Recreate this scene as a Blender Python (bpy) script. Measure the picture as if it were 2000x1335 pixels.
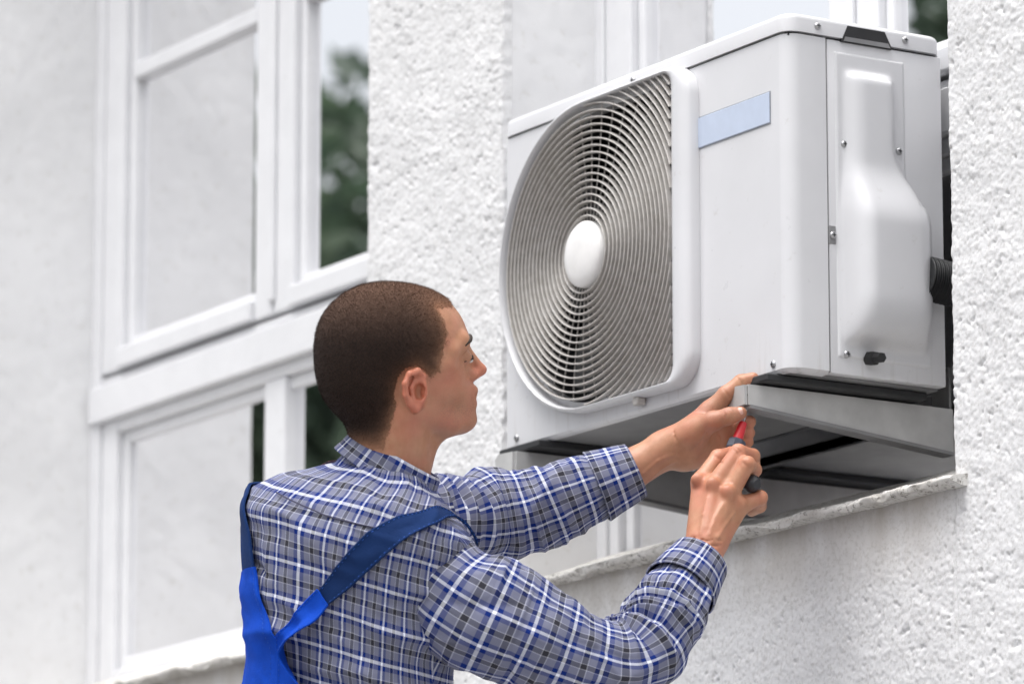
import bpy, bmesh, math, random
import numpy as np
from mathutils import Vector, Matrix
random.seed(7); RNG = np.random.default_rng(11)
for o in list(bpy.data.objects): bpy.data.objects.remove(o, do_unlink=True)
SC = bpy.context.scene
COL = SC.collection
R = math.radians

# ------------------------------------------------------------------ camera
YAW, PIT, LENS = R(31.9), math.atan(.2048), 178.2
CAM = np.array([6.107, -4.444, 1.55])
FWD = np.array([-math.cos(PIT)*math.cos(YAW), math.cos(PIT)*math.sin(YAW), math.sin(PIT)])
RGT = np.array([math.sin(YAW), math.cos(YAW), 0.0])
UPV = np.cross(RGT, FWD)
cd = bpy.data.cameras.new('camera'); cam = bpy.data.objects.new('camera', cd); COL.objects.link(cam)
cd.sensor_width = 36; cd.lens = LENS; cd.clip_end = 600; cd.clip_start = .1
cam.matrix_world = Matrix(((RGT[0], UPV[0], -FWD[0], CAM[0]), (RGT[1], UPV[1], -FWD[1], CAM[1]), (RGT[2], UPV[2], -FWD[2], CAM[2]), (0, 0, 0, 1)))
cd.dof.use_dof = True; cd.dof.focus_distance = 7.5; cd.dof.aperture_fstop = 5.0
SC.camera = cam

# ------------------------------------------------------------------ sky, sun, exposure
SUN_AZ, SUN_EL = (.25, -.968), R(71)
wd = bpy.data.worlds.new('World'); SC.world = wd; wd.use_nodes = True
nt = wd.node_tree; nt.nodes.clear()
sky = nt.nodes.new('ShaderNodeTexSky'); sky.sky_type = 'NISHITA'; sky.sun_disc = False
sky.sun_elevation = SUN_EL; sky.sun_rotation = math.atan2(SUN_AZ[0], SUN_AZ[1])
sky.air_density = 1.0; sky.dust_density = 6.0; sky.ozone_density = 1.0
hs = nt.nodes.new('ShaderNodeHueSaturation'); hs.inputs['Saturation'].default_value = .24
bg = nt.nodes.new('ShaderNodeBackground'); bg.inputs['Strength'].default_value = .15
wo = nt.nodes.new('ShaderNodeOutputWorld')
nt.links.new(sky.outputs[0], hs.inputs['Color']); nt.links.new(hs.outputs[0], bg.inputs[0]); nt.links.new(bg.outputs[0], wo.inputs[0])
sd = bpy.data.lights.new('sun', 'SUN'); sun = bpy.data.objects.new('sun', sd); COL.objects.link(sun)
sd.energy = .9; sd.angle = R(40); sd.color = (1, .995, .985)
sv = Vector((SUN_AZ[0]*math.cos(SUN_EL), SUN_AZ[1]*math.cos(SUN_EL), math.sin(SUN_EL)))
sun.rotation_euler = sv.to_track_quat('Z', 'Y').to_euler()
SC.view_settings.view_transform = 'Standard'; SC.view_settings.look = 'None'
SC.view_settings.exposure = .80; SC.view_settings.gamma = 1; SC.view_settings.use_curve_mapping = False

# ------------------------------------------------------------------ helpers
def rnd_noise(shape, sig, seed=0):
    """smooth random field, unit variance; sig = blur in samples per axis"""
    r = np.random.default_rng(seed); f = np.fft.rfftn(r.standard_normal(shape))
    for ax, n in enumerate(shape):
        k = np.fft.fftfreq(n) if ax < len(shape)-1 else np.fft.rfftfreq(n)
        g = np.exp(-2*(math.pi*k*sig[ax])**2); sh = [1]*len(shape); sh[ax] = -1
        f = f*g.reshape(sh)
    a = np.fft.irfftn(f, s=shape, axes=tuple(range(len(shape)))); return a/a.std()

def tag(o, label=None, cat=None, group=None, kind=None):
    for k, v in (('label', label), ('category', cat), ('group', group), ('kind', kind)):
        if v: o[k] = v
    return o

WLOC = {}
def empty(name, loc, parent=None, **kw):
    o = bpy.data.objects.new(name, None); COL.objects.link(o); loc = np.array(loc, float)
    o.empty_display_size = .05
    if parent: o.parent = parent; o.location = loc - WLOC[parent.name]
    else: o.location = loc
    WLOC[o.name] = loc; return tag(o, **kw)

def mesh(name, V, F, mat, parent=None, base=None, smooth=False, uv=None, attr=None, angle=None, **kw):
    V = np.asarray(V, float)
    b = WLOC[parent.name] if parent is not None else (np.array(base, float) if base is not None else np.zeros(3))
    me = bpy.data.meshes.new(name); L = V-b
    if isinstance(F, np.ndarray):
        n, k = F.shape
        me.vertices.add(len(V)); me.vertices.foreach_set('co', L.astype(np.float32).ravel())
        me.loops.add(n*k); me.loops.foreach_set('vertex_index', F.astype(np.int32).ravel())
        me.polygons.add(n); me.polygons.foreach_set('loop_start', np.arange(0, n*k, k, dtype=np.int32))
        me.update(calc_edges=True); me.validate()
    else:
        me.from_pydata(L.tolist(), [], F); me.update()
    if smooth: me.shade_smooth()
    if uv is not None:   # per vertex uv
        ul = me.uv_layers.new(name='UVMap'); vi = np.zeros(len(me.loops), np.int32); me.loops.foreach_get('vertex_index', vi)
        ul.data.foreach_set('uv', np.asarray(uv, np.float32)[vi].ravel())
    if attr:
        for an, av in attr.items():
            a = me.attributes.new(an, 'FLOAT', 'POINT'); a.data.foreach_set('value', np.asarray(av, np.float32))
    if mat: me.materials.append(mat)
    o = bpy.data.objects.new(name, me); COL.objects.link(o)
    if parent is not None: o.parent = parent
    else: o.location = b
    if smooth and angle:
        me.set_sharp_from_angle(angle=R(angle))
    WLOC[o.name] = b; return tag(o, **kw)

class MB:
    def __init__(s): s.V = []; s.F = []; s.n = 0
    def add(s, V, F):
        V = np.asarray(V, float); s.V.append(V); s.F += [tuple(int(i)+s.n for i in f) for f in F]; s.n += len(V); return s
    def box(s, x0, x1, y0, y1, z0, z1, bev=0, seg=1):
        if bev <= 0:
            V = [(x, y, z) for x in (x0, x1) for y in (y0, y1) for z in (z0, z1)]
            return s.add(V, [(0, 1, 3, 2), (4, 6, 7, 5), (0, 4, 5, 1), (2, 3, 7, 6), (0, 2, 6, 4), (1, 5, 7, 3)])
        bm = bmesh.new(); bmesh.ops.create_cube(bm, size=1)
        for v in bm.verts: v.co = Vector(((x0+x1)/2+v.co.x*(x1-x0), (y0+y1)/2+v.co.y*(y1-y0), (z0+z1)/2+v.co.z*(z1-z0)))
        bmesh.ops.bevel(bm, geom=bm.edges[:], offset=bev, segments=seg, profile=.5, affect='EDGES')
        bm.verts.index_update(); s.add([v.co[:] for v in bm.verts], [[v.index for v in f.verts] for f in bm.faces]); bm.free(); return s
    def tube(s, pts, rad, n=16, cap=True):
        P = [np.array(p, float) for p in pts]; rad = [rad]*len(P) if np.isscalar(rad) else rad
        V = []; t0 = P[1]-P[0]; ref = np.array([0, 0, 1.]) if abs(t0[2]) < .9*np.linalg.norm(t0) else np.array([1., 0, 0])
        u = np.cross(t0, ref); u /= np.linalg.norm(u)
        for i, p in enumerate(P):
            t = P[min(i+1, len(P)-1)]-P[max(i-1, 0)]; t /= np.linalg.norm(t)
            u = u-t*(u@t); u /= np.linalg.norm(u); w = np.cross(t, u)
            for j in range(n):
                a = 2*math.pi*j/n; V.append(p+rad[i]*(u*math.cos(a)+w*math.sin(a)))
        F = [(i*n+j, i*n+(j+1) % n, (i+1)*n+(j+1) % n, (i+1)*n+j) for i in range(len(P)-1) for j in range(n)]
        if cap: F += [tuple(range(n-1, -1, -1)), tuple(range((len(P)-1)*n, len(P)*n))]
        return s.add(V, F)
    def prism(s, poly, ax, a, b):
        """polygon (p,q) in the two other axes (cyclic order), extruded on axis ax from a to b"""
        n = len(poly); V = []
        for c in (a, b):
            for p, q in poly:
                V.append({0: (c, p, q), 1: (p, c, q), 2: (p, q, c)}[ax])
        F = [tuple(range(n)), tuple(range(2*n-1, n-1, -1))]+[(i, i+n, (i+1) % n+n, (i+1) % n) for i in range(n)]
        return s.add(V, F)
    def build(s, name, mat, parent=None, fix=True, **kw):
        o = mesh(name, np.concatenate(s.V), s.F, mat, parent, **kw)
        if fix:
            bm = bmesh.new(); bm.from_mesh(o.data); bmesh.ops.recalc_face_normals(bm, faces=bm.faces[:]); bm.to_mesh(o.data); bm.free()
            if kw.get('smooth') and kw.get('angle'): o.data.set_sharp_from_angle(angle=R(kw['angle']))
        return o

def gridF(nu, nv, wrap=False):
    """faces of a grid with nu rows and nv columns (columns wrap when asked)"""
    i = np.arange(nu-1)[:, None]; j = np.arange(nv if wrap else nv-1)[None, :]; j2 = (j+1) % nv
    return np.stack([i*nv+j, i*nv+j2, (i+1)*nv+j2, (i+1)*nv+j], -1).reshape(-1, 4)

# ------------------------------------------------------------------ materials
class NT:
    def __init__(s, name):
        s.m = bpy.data.materials.new(name); s.m.use_nodes = True; s.t = s.m.node_tree; s.b = s.t.nodes['Principled BSDF']
        s.out = s.t.nodes['Material Output']
    def n(s, typ, **kw):
        n = s.t.nodes.new('ShaderNode'+typ)
        for k, v in kw.items():
            if k in n.inputs.keys(): n.inputs[k].default_value = v
            else: setattr(n, k, v)
        return n
    def l(s, a, b): s.t.links.new(a, b); return s
    def ramp(s, fac, stops, interp='LINEAR'):
        r = s.n('ValToRGB'); r.color_ramp.interpolation = interp; e = r.color_ramp.elements
        while len(e) < len(stops): e.new(.5)
        for q, (p, c) in zip(e, stops): q.position = p; q.color = (*c, 1) if len(c) == 3 else c
        s.l(fac, r.inputs[0]); return r.outputs[0]
    def noise(s, scale, detail=4, rough=.55, vec=None, dist=0):
        n = s.n('TexNoise', Scale=scale, Detail=detail, Roughness=rough, Distortion=dist)
        if vec is None:
            g = s.n('NewGeometry'); vec = g.outputs['Position']
        s.l(vec, n.inputs['Vector']); return n.outputs[0]
    def mix(s, a, b, fac, mode='MIX'):
        m = s.n('MixRGB', blend_type=mode)
        for v, k in ((fac, 0), (a, 1), (b, 2)):
            if isinstance(v, (int, float)): m.inputs[k].default_value = v
            elif isinstance(v, tuple): m.inputs[k].default_value = (*v, 1)
            else: s.l(v, m.inputs[k])
        return m.outputs[0]
    def bump(s, h, strength=.3, dist=.002):
        b = s.n('Bump', Strength=strength, Distance=dist); s.l(h, b.inputs['Height']); s.l(b.outputs[0], s.b.inputs['Normal']); return s
    def col(s, c):
        if isinstance(c, tuple): s.b.inputs['Base Color'].default_value = (*c, 1)
        else: s.l(c, s.b.inputs['Base Color'])
        return s
    def set(s, **kw):
        for k, v in kw.items():
            k = k.replace('_', ' ')
            if isinstance(v, (int, float, tuple)): s.b.inputs[k].default_value = v
            else: s.l(v, s.b.inputs[k])
        return s

def simple(name, c, rough=.5, metal=0, var=.12, scale=30, bump=0, spec=.5):
    t = NT(name); n = t.noise(scale); d = tuple(x*(1-var) for x in c); e = tuple(min(x*(1+var*.6), 1) for x in c)
    t.col(t.ramp(n, [(.3, d), (.7, e)])).set(Roughness=rough, Metallic=metal); t.b.inputs['Specular IOR Level'].default_value = spec
    if bump: t.bump(t.noise(scale*6, 5), bump, .001)
    return t.m

M = {}
def stucco_mat():
    t = NT('stucco'); a = t.noise(9, 5); b = t.noise(160, 4, .6)
    c = t.ramp(a, [(.25, (.63, .632, .64)), (.75, (.72, .722, .73))])
    c = t.mix(c, t.ramp(b, [(.36, (.52, .50, .47)), (.5, (1, 1, 1))]), .35, 'MULTIPLY')
    # grey-brown run-off stain on the plaster under the sill
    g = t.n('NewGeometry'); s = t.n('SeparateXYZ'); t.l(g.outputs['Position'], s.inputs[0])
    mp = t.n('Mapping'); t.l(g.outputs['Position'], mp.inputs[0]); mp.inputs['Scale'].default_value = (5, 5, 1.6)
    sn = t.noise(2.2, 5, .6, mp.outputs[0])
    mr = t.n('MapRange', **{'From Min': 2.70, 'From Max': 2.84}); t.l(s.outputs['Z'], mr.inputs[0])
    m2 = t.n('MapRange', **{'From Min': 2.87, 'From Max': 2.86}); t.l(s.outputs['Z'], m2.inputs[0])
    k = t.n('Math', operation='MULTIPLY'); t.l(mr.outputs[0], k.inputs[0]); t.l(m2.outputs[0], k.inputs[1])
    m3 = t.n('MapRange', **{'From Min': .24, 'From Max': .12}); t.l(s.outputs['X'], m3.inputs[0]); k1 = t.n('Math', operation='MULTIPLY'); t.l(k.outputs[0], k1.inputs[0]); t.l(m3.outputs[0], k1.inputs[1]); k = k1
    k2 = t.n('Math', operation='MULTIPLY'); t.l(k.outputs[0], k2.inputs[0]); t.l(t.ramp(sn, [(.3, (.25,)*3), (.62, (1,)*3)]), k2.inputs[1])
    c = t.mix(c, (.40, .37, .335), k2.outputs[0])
    t.col(c).set(Roughness=.92); t.b.inputs['Specular IOR Level'].default_value = .2
    t.bump(t.noise(330, 4, .7), .35, .0015); return t.m
def plaster_mat():
    t = NT('smooth_plaster'); a = t.noise(5, 6, .6); b = t.noise(45, 5)
    c = t.ramp(a, [(.3, (.72, .722, .73)), (.7, (.78, .782, .79))]); c = t.mix(c, t.ramp(b, [(.28, (.8, .78, .74)), (.42, (1, 1, 1))]), .5, 'MULTIPLY')
    t.col(c).set(Roughness=.9); t.b.inputs['Specular IOR Level'].default_value = .2; t.bump(b, .25, .002); return t.m
def concrete_mat():
    t = NT('chipped_concrete'); a = t.noise(22, 6, .65); b = t.noise(110, 5, .7)
    c = t.ramp(a, [(.3, (.42, .40, .37)), (.55, (.62, .605, .58)), (.75, (.72, .71, .69))]); c = t.mix(c, t.ramp(b, [(.36, (.22, .2, .18)), (.47, (1, 1, 1))]), .85, 'MULTIPLY')
    t.col(c).set(Roughness=.95); t.bump(b, .8, .003); return t.m
def frame_mat():
    t = NT('white_window_paint'); a = t.noise(14, 5); b = t.noise(60, 6, .65)
    c = t.ramp(a, [(.3, (.67, .675, .695)), (.7, (.72, .725, .745))]); c = t.mix(c, t.ramp(b, [(.26, (.62, .6, .56)), (.36, (1, 1, 1))]), .5, 'MULTIPLY')
    t.col(c).set(Roughness=.42); return t.m
def glass_mat():
    t = NT('window_glass'); gl = t.n('BsdfGlossy', Roughness=.0); gl.inputs[0].default_value = (.99, .99, 1, 1)
    df = t.n('BsdfDiffuse'); df.inputs[0].default_value = (.03, .033, .035, 1)
    mx = t.n('MixShader'); mx.inputs[0].default_value = .95; t.l(df.outputs[0], mx.inputs[1]); t.l(gl.outputs[0], mx.inputs[2]); t.l(mx.outputs[0], t.out.inputs[0])
    b = t.n('Bump', Strength=.06, Distance=.004); t.l(t.noise(2.2, 2), b.inputs['Height']); t.l(b.outputs[0], gl.inputs['Normal']); return t.m
def ac_mat():
    t = NT('offwhite_enamel'); a = t.noise(6, 4); b = t.noise(38, 6, .65)
    c = t.ramp(a, [(.3, (.595, .597, .615)), (.7, (.64, .642, .662))]); c = t.mix(c, t.ramp(b, [(.27, (.72, .69, .64)), (.36, (1, 1, 1))]), .35, 'MULTIPLY')
    # rain and grease runs on the lower front, under the grille
    g = t.n('NewGeometry'); s = t.n('SeparateXYZ'); t.l(g.outputs['Position'], s.inputs[0]); mp = t.n('Mapping'); t.l(g.outputs['Position'], mp.inputs[0]); mp.inputs['Scale'].default_value = (60, 60, 4)
    mz = t.n('MapRange', **{'From Min': 3.115, 'From Max': 3.055}); t.l(s.outputs['Z'], mz.inputs[0]); k = t.n('Math', operation='MULTIPLY'); t.l(mz.outputs[0], k.inputs[0]); t.l(t.ramp(t.noise(1.6, 4, .6, mp.outputs[0]), [(.56, (0, 0, 0)), (.78, (.38,)*3)]), k.inputs[1])
    c = t.mix(c, (.33, .30, .27), k.outputs[0])
    t.col(c).set(Roughness=t.ramp(b, [(.3, (.38,)*3), (.7, (.27,)*3)])); t.b.inputs['Coat Weight'].default_value = .15; t.bump(t.noise(420, 2), .06, .0005); return t.m
def grille_mat():
    t = NT('grimy_grille_plastic'); b = t.noise(70, 6, .7); c = t.ramp(b, [(.3, (.36, .335, .31)), (.62, (.50, .48, .46))])
    t.col(c).set(Roughness=.5); return t.m
def skin_mat():
    t = NT('skin'); a = t.noise(60, 5); b = t.noise(18, 3); at = t.n('Attribute', attribute_name='red')
    c = t.ramp(a, [(.3, (.40, .185, .100)), (.7, (.49, .245, .145))]); c = t.mix(c, (.50, .165, .105), t.ramp(b, [(.40, (0, 0, 0)), (.72, (.75,)*3)]))
    c = t.mix(c, (.56, .16, .10), at.outputs['Fac'])
    st = t.n('Attribute', attribute_name='stubble'); sn = t.ramp(t.noise(900, 2), [(.45, (.15,)*3), (.6, (1,)*3)])
    m = t.n('Math', operation='MULTIPLY'); t.l(st.outputs['Fac'], m.inputs[0]); t.l(sn, m.inputs[1]); c = t.mix(c, (.16, .085, .06), m.outputs[0])
    t.col(c).set(Roughness=.42); t.b.inputs['Subsurface Weight'].default_value = .12; t.b.inputs['Subsurface Radius'].default_value = (1, .35, .2); t.b.inputs['Subsurface Scale'].default_value = .006
    t.bump(t.noise(420, 6, .75), .45, .0011); return t.m
def plaid_mat():
    t = NT('plaid_cotton'); u = t.n('UVMap'); sp = t.n('SeparateXYZ'); t.l(u.outputs[0], sp.inputs[0])
    base = (.225, .235, .315); blue = (.012, .032, .19); navy = (.03, .035, .12); white = (.88, .90, .97); lt = (.52, .53, .61); blk = (.04, .04, .052)
    stops = [(0, white), (.045, blue), (.175, base), (.30, base), (.395, lt), (.425, blk), (.575, lt), (.605, base), (.70, base), (.825, blue), (.955, white)]
    outs = []
    for k, ax in enumerate('XY'):
        m = t.n('Math', operation='DIVIDE'); t.l(sp.outputs[ax], m.inputs[0]); m.inputs[1].default_value = (.044, .052)[k]
        f = t.n('Math', operation='FRACT'); t.l(m.outputs[0], f.inputs[0]); outs.append(t.ramp(f.outputs[0], stops, 'CONSTANT'))
    c = t.mix(outs[0], outs[1], .5); pr = t.mix(outs[0], outs[1], 1.0, 'MULTIPLY'); c = t.mix(c, pr, .18)
    br = t.n('HueSaturation', Saturation=1.12, Value=1.0); t.l(c, br.inputs['Color'])
    # thread weave relief
    w = []
    for ax in 'XY':
        m = t.n('Math', operation='MULTIPLY'); t.l(sp.outputs[ax], m.inputs[0]); m.inputs[1].default_value = 2*math.pi/.0011
        s = t.n('Math', operation='SINE'); t.l(m.outputs[0], s.inputs[0]); w.append(s.outputs[0])
    ad = t.n('Math', operation='MULTIPLY'); t.l(w[0], ad.inputs[0]); t.l(w[1], ad.inputs[1])
    t.col(br.outputs[0]).set(Roughness=.85); t.b.inputs['Specular IOR Level'].default_value = .25; t.b.inputs['Sheen Weight'].default_value = .0
    nz = t.noise(70, 4, .6); ad2 = t.n('Math', operation='MULTIPLY_ADD'); t.l(ad.outputs[0], ad2.inputs[0]); ad2.inputs[1].default_value = .08; t.l(nz, ad2.inputs[2])
    t.bump(ad2.outputs[0], .5, .004); return t.m
def cloth_mat(name, c, var=.25):
    t = NT(name); n = t.noise(25, 5); t.col(t.ramp(n, [(.3, tuple(x*(1-var) for x in c)), (.7, c)])).set(Roughness=.85); t.b.inputs['Specular IOR Level'].default_value = .15
    t.bump(t.mix(t.noise(45, 5, .6), t.noise(900, 2), .3), .6, .005); return t.m
def leaf_mat():
    t = NT('leaves'); oi = t.noise(.9, 3); c = t.ramp(oi, [(.3, (.06, .10, .07)), (.7, (.11, .155, .09))]); t.col(c).set(Roughness=.5)
    tr = t.n('BsdfTranslucent'); t.l(c, tr.inputs[0]); mx = t.n('MixShader'); mx.inputs[0].default_value = .4
    t.l(t.b.outputs[0], mx.inputs[1]); t.l(tr.outputs[0], mx.inputs[2]); t.l(mx.outputs[0], t.out.inputs[0]); return t.m
def hair_mat():
    t = NT('buzzed_hair'); n = t.noise(420, 4, .75); f = t.n('Attribute', attribute_name='fade_toplit')
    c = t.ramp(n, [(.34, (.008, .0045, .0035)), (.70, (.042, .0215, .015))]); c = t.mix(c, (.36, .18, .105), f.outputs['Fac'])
    t.col(c).set(Roughness=.75); t.b.inputs['Specular IOR Level'].default_value = .3; t.bump(n, .8, .002); return t.m

M['stucco'] = stucco_mat(); M['plaster'] = plaster_mat(); M['concrete'] = concrete_mat(); M['frame'] = frame_mat(); M['glass'] = glass_mat()
M['ac'] = ac_mat(); M['grille'] = grille_mat(); M['skin'] = skin_mat(); M['plaid'] = plaid_mat(); M['leaf'] = leaf_mat(); M['hair'] = hair_mat()
M['dark'] = simple('dark_gap', (.02, .02, .022), .7); M['black'] = simple('black_plastic', (.015, .015, .017), .45); M['rubber'] = simple('black_rubber', (.02, .021, .023), .6)
M['galv'] = simple('galvanised_underside', (.26, .26, .265), .5, .3, .2, 12); M['bracket'] = simple('grey_bracket_paint', (.52, .52, .515), .38, .25, .15, 18)
M['steel'] = simple('screw_steel', (.45, .45, .46), .3, .9, .1, 200); M['badge'] = simple('blue_badge', (.48, .545, .67), .35, 0, .05)
M['badge_edge'] = simple('badge_edge', (.25, .27, .31), .4)
M['hub'] = simple('hub_plastic', (.75, .74, .73), .35, 0, .06); M['fan'] = simple('fan_blade', (.05, .05, .052), .5)
M['red'] = simple('red_plastic', (.55, .02, .03), .35, 0, .1); M['handle'] = simple('handle_rubber', (.02, .021, .026), .42); M['collar'] = simple('handle_collar', (.05, .055, .08), .35)
M['blue'] = cloth_mat('overall_blue', (.004, .065, .50)); M['navy'] = cloth_mat('strap_navy', (.008, .030, .115), .15)
M['brow'] = simple('brow_hair', (.03, .019, .014), .7); M['nail'] = simple('nail', (.62, .36, .29), .3)
M['bark'] = simple('bark', (.06, .045, .032), .9, 0, .4, 8); M['paving'] = simple('paving', (.24, .235, .225), .9, 0, .2, 1.3)
M['alu'] = simple('aluminium', (.55, .55, .56), .35, .8, .1, 20); M['shoe'] = simple('boot_leather', (.03, .022, .017), .55)
M['stitch'] = simple('stitch_thread', (.015, .085, .42), .8); M['seam'] = simple('seam_navy', (.05, .05, .09), .9); M['button'] = simple('pale_button', (.55, .57, .65), .3)  # seam is a darker navy line for the shirt yoke

# ------------------------------------------------------------------ ground
g = MB(); g.add([(-90, -90, 0), (90, -90, 0), (90, 90, 0), (-90, 90, 0)], [(0, 1, 2, 3)]); g.build('ground', M['paving'], kind='structure')

# ------------------------------------------------------------------ building
XL1, XR1, XL2, XR2 = -2.955, -1.518, -1.058, .205        # the two window openings
SILL = 2.85; YG = .2175                                # sill front level; glass plane
bld = empty('building', (0, 0, 0), label='white rough-stucco building with two tall recessed windows', cat='building')
def field():
    dx = .0022; xs = np.arange(XR1-.30, .62, dx); zs = np.arange(2.38, 4.02, dx); nx, nz = len(xs), len(zs); S = (nx, nz)
    a = rnd_noise(S, (1.9, 1.5), 1); b = rnd_noise(S, (5.0, 3.4), 2); c = rnd_noise(S, (19, 19), 3); d = rnd_noise(S, (.9, .8), 4); e = rnd_noise(S, (2.6, 2.2), 6)
    lump = np.clip((b+.25*a), -1.6, 1.6); crumb = np.clip(a-.5, 0, 2.0); pit = np.clip(-(a*.8+d*.5)-1.4, 0, 1.6)
    h = .0004*lump + .0008*crumb*np.clip(.45+.45*c, .1, 1) - .0021*pit + .0006*c + .0003*d - .0026*np.clip(np.abs(e)*-3+.30, 0, .3)*(b > .3)
    X, Z = np.meshgrid(xs, zs, indexing='ij')
    sm = np.clip((2.845-Z)/.13+.25*c, .12, 1); mk = np.clip((X-XL2)/.05, 0, 1)*np.clip((XR2+.03-X)/.06, 0, 1)*(Z < 2.85); sm = sm*mk+(1-mk)
    h = h*sm+.0025
    X2 = X.copy(); jx = np.clip(rnd_noise(S, (3, 2.6), 5), -1.6, 1.6)*.0017
    Y = -h
    inside = lambda x, z, m=0: (((x > XL2+m) & (x < XR2-m)) | (x < XR1-m)) & (z > 2.838+m)
    # ragged arris: vertices near an opening edge wander sideways
    for xe in (XR1, XL2, XR2):
        near = np.abs(X-xe) < .003; X2 = np.where(near, X+jx, X2); Y = np.where(near, Y*.4+.001, Y)
    V = np.stack([X2, Y, Z], -1).reshape(-1, 3); F = gridF(nx, nz); cx = V[F][:, :, [0, 2]].mean(1)
    cx = np.stack([X.reshape(-1)[F].mean(1), Z.reshape(-1)[F].mean(1)], -1)
    keep = ~inside(cx[:, 0], cx[:, 1]); F = F[keep][:, ::-1]
    # returns of the ragged edge into the opening
    ex = []; nv = len(V); zc = zs[:-1]+dx/2; rows_ = np.where((zs > 2.836))[0]
    for xe, sg in ((XR1, -1), (XL2, 1), (XR2, -1)):
        i = int(math.ceil((xe-xs[0])/dx-.5)); col = i*nz+rows_; b_ = V[col].copy(); b_[:, 1] = .014; b_[:, 0] = xe+.0026*sg; k = np.arange(len(rows_)-1); m_ = len(rows_); mesh('arris', np.concatenate([V[col], b_]), np.stack([k, k+1, m_+k+1, m_+k], -1), M['stucco'], bld)
    used = np.unique(F); mp = -np.ones(len(V), int); mp[used] = np.arange(len(used)); return V[used], mp[F]
V, F = field(); mesh('stucco_facade', V, F, M['stucco'], bld, smooth=True)
# plain continuation of the facade beyond the part the camera can resolve
b = MB()
b.box(.62, 3.0, .0, .3, 0, 7); b.box(-3.4, .62, .0, .3, 0, 2.38); b.box(XL1-.4, XR1-.30, .0, .3, 2.38, 2.84); b.box(-3.4, .62, .0, .3, 4.9, 7)
b.box(XR1, XL2, .004, .3, 4.02, 4.9); b.box(XR2, .62, .004, .3, 4.02, 4.9)
b.build('stucco_field', M['stucco'], bld)
# core behind the facade sheet
b = MB(); b.box(XR1+.004, XL2-.004, .006, .34, 2.38, 4.9); b.box(XR2+.004, .62, .006, .34, 2.38, 4.02); b.box(XR1-.3, XR1, .006, .34, 2.38, 2.838); b.box(XL2, XR2, .006, .34, 2.38, 2.838)
b.build('masonry_core', M['plaster'], bld)
def reveal(x, y0, z0, z1, sgn, seed):
    ys = np.arange(y0, .3, .006); zs = np.arange(z0, z1, .006); S = (len(ys), len(zs)); n = rnd_noise(S, (6, 9), seed)*.0008+rnd_noise(S, (1.5, 1.5), seed+1)*.0003
    Y, Z = np.meshgrid(ys, zs, indexing='ij'); V = np.stack([x+sgn*n, Y, Z], -1).reshape(-1, 3); mesh('reveal', V, gridF(*S), M['plaster'], bld, smooth=True)
reveal(XL2+.002, .012, 2.80, 4.9, 1, 20); reveal(XR2-.002, .012, 2.80, 4.9, -1, 22); reveal(XR1-.002, .012, 2.80, 4.9, -1, 24); reveal(XL1, -.125, 2.3, 5.2, 1, 26)
b = MB(); b.box(XL1-1.2, XL1-.003, -.125, .3, 0, 7); b.build('projecting_bay', M['plaster'], bld)

def sill(x0, x1, name='window_sill'):
    prof = [(.20, 2.925), (.12, 2.895), (.04, 2.868), (-.012, 2.853), (-.026, 2.850), (-.030, 2.8475), (-.031, 2.843), (-.029, 2.8385), (-.015, 2.837), (.02, 2.836), (.12, 2.836)]
    P = np.array(prof); s = np.r_[0, np.cumsum(np.hypot(*np.diff(P, axis=0).T))]; q = np.unique(np.r_[np.linspace(0, s[-1], 60), np.linspace(s[3], s[9], 40)])
    py = np.interp(q, s, P[:, 0]); pz = np.interp(q, s, P[:, 1]); xs = np.arange(x0, x1, .004); S = (len(xs), len(q))
    n = rnd_noise(S, (2.5, 2), 31); m = rnd_noise(S, (9, 3), 32); chip = np.clip(-n-.9, 0, 2)*.0035
    edge = np.exp(-((q-s[5])/.02)**2)[None]
    X, _ = np.meshgrid(xs, q, indexing='ij'); d = (.0011*n+.0012*m-chip)*(.25+edge)
    Y = py[None]-d*.8*edge; Z = pz[None]+d*.7
    nq = S[1]; Fs = gridF(*S)[:, ::-1].tolist()+[list(range(nq)), list(range((S[0]-1)*nq, S[0]*nq))[::-1]]
    mesh(name, np.stack([X, Y+0*X, Z], -1).reshape(-1, 3), Fs, M['concrete'], bld, smooth=True, angle=50)
sill(XL2-.03, XR2+.035); sill(XL1, XR1+.03)

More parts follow.
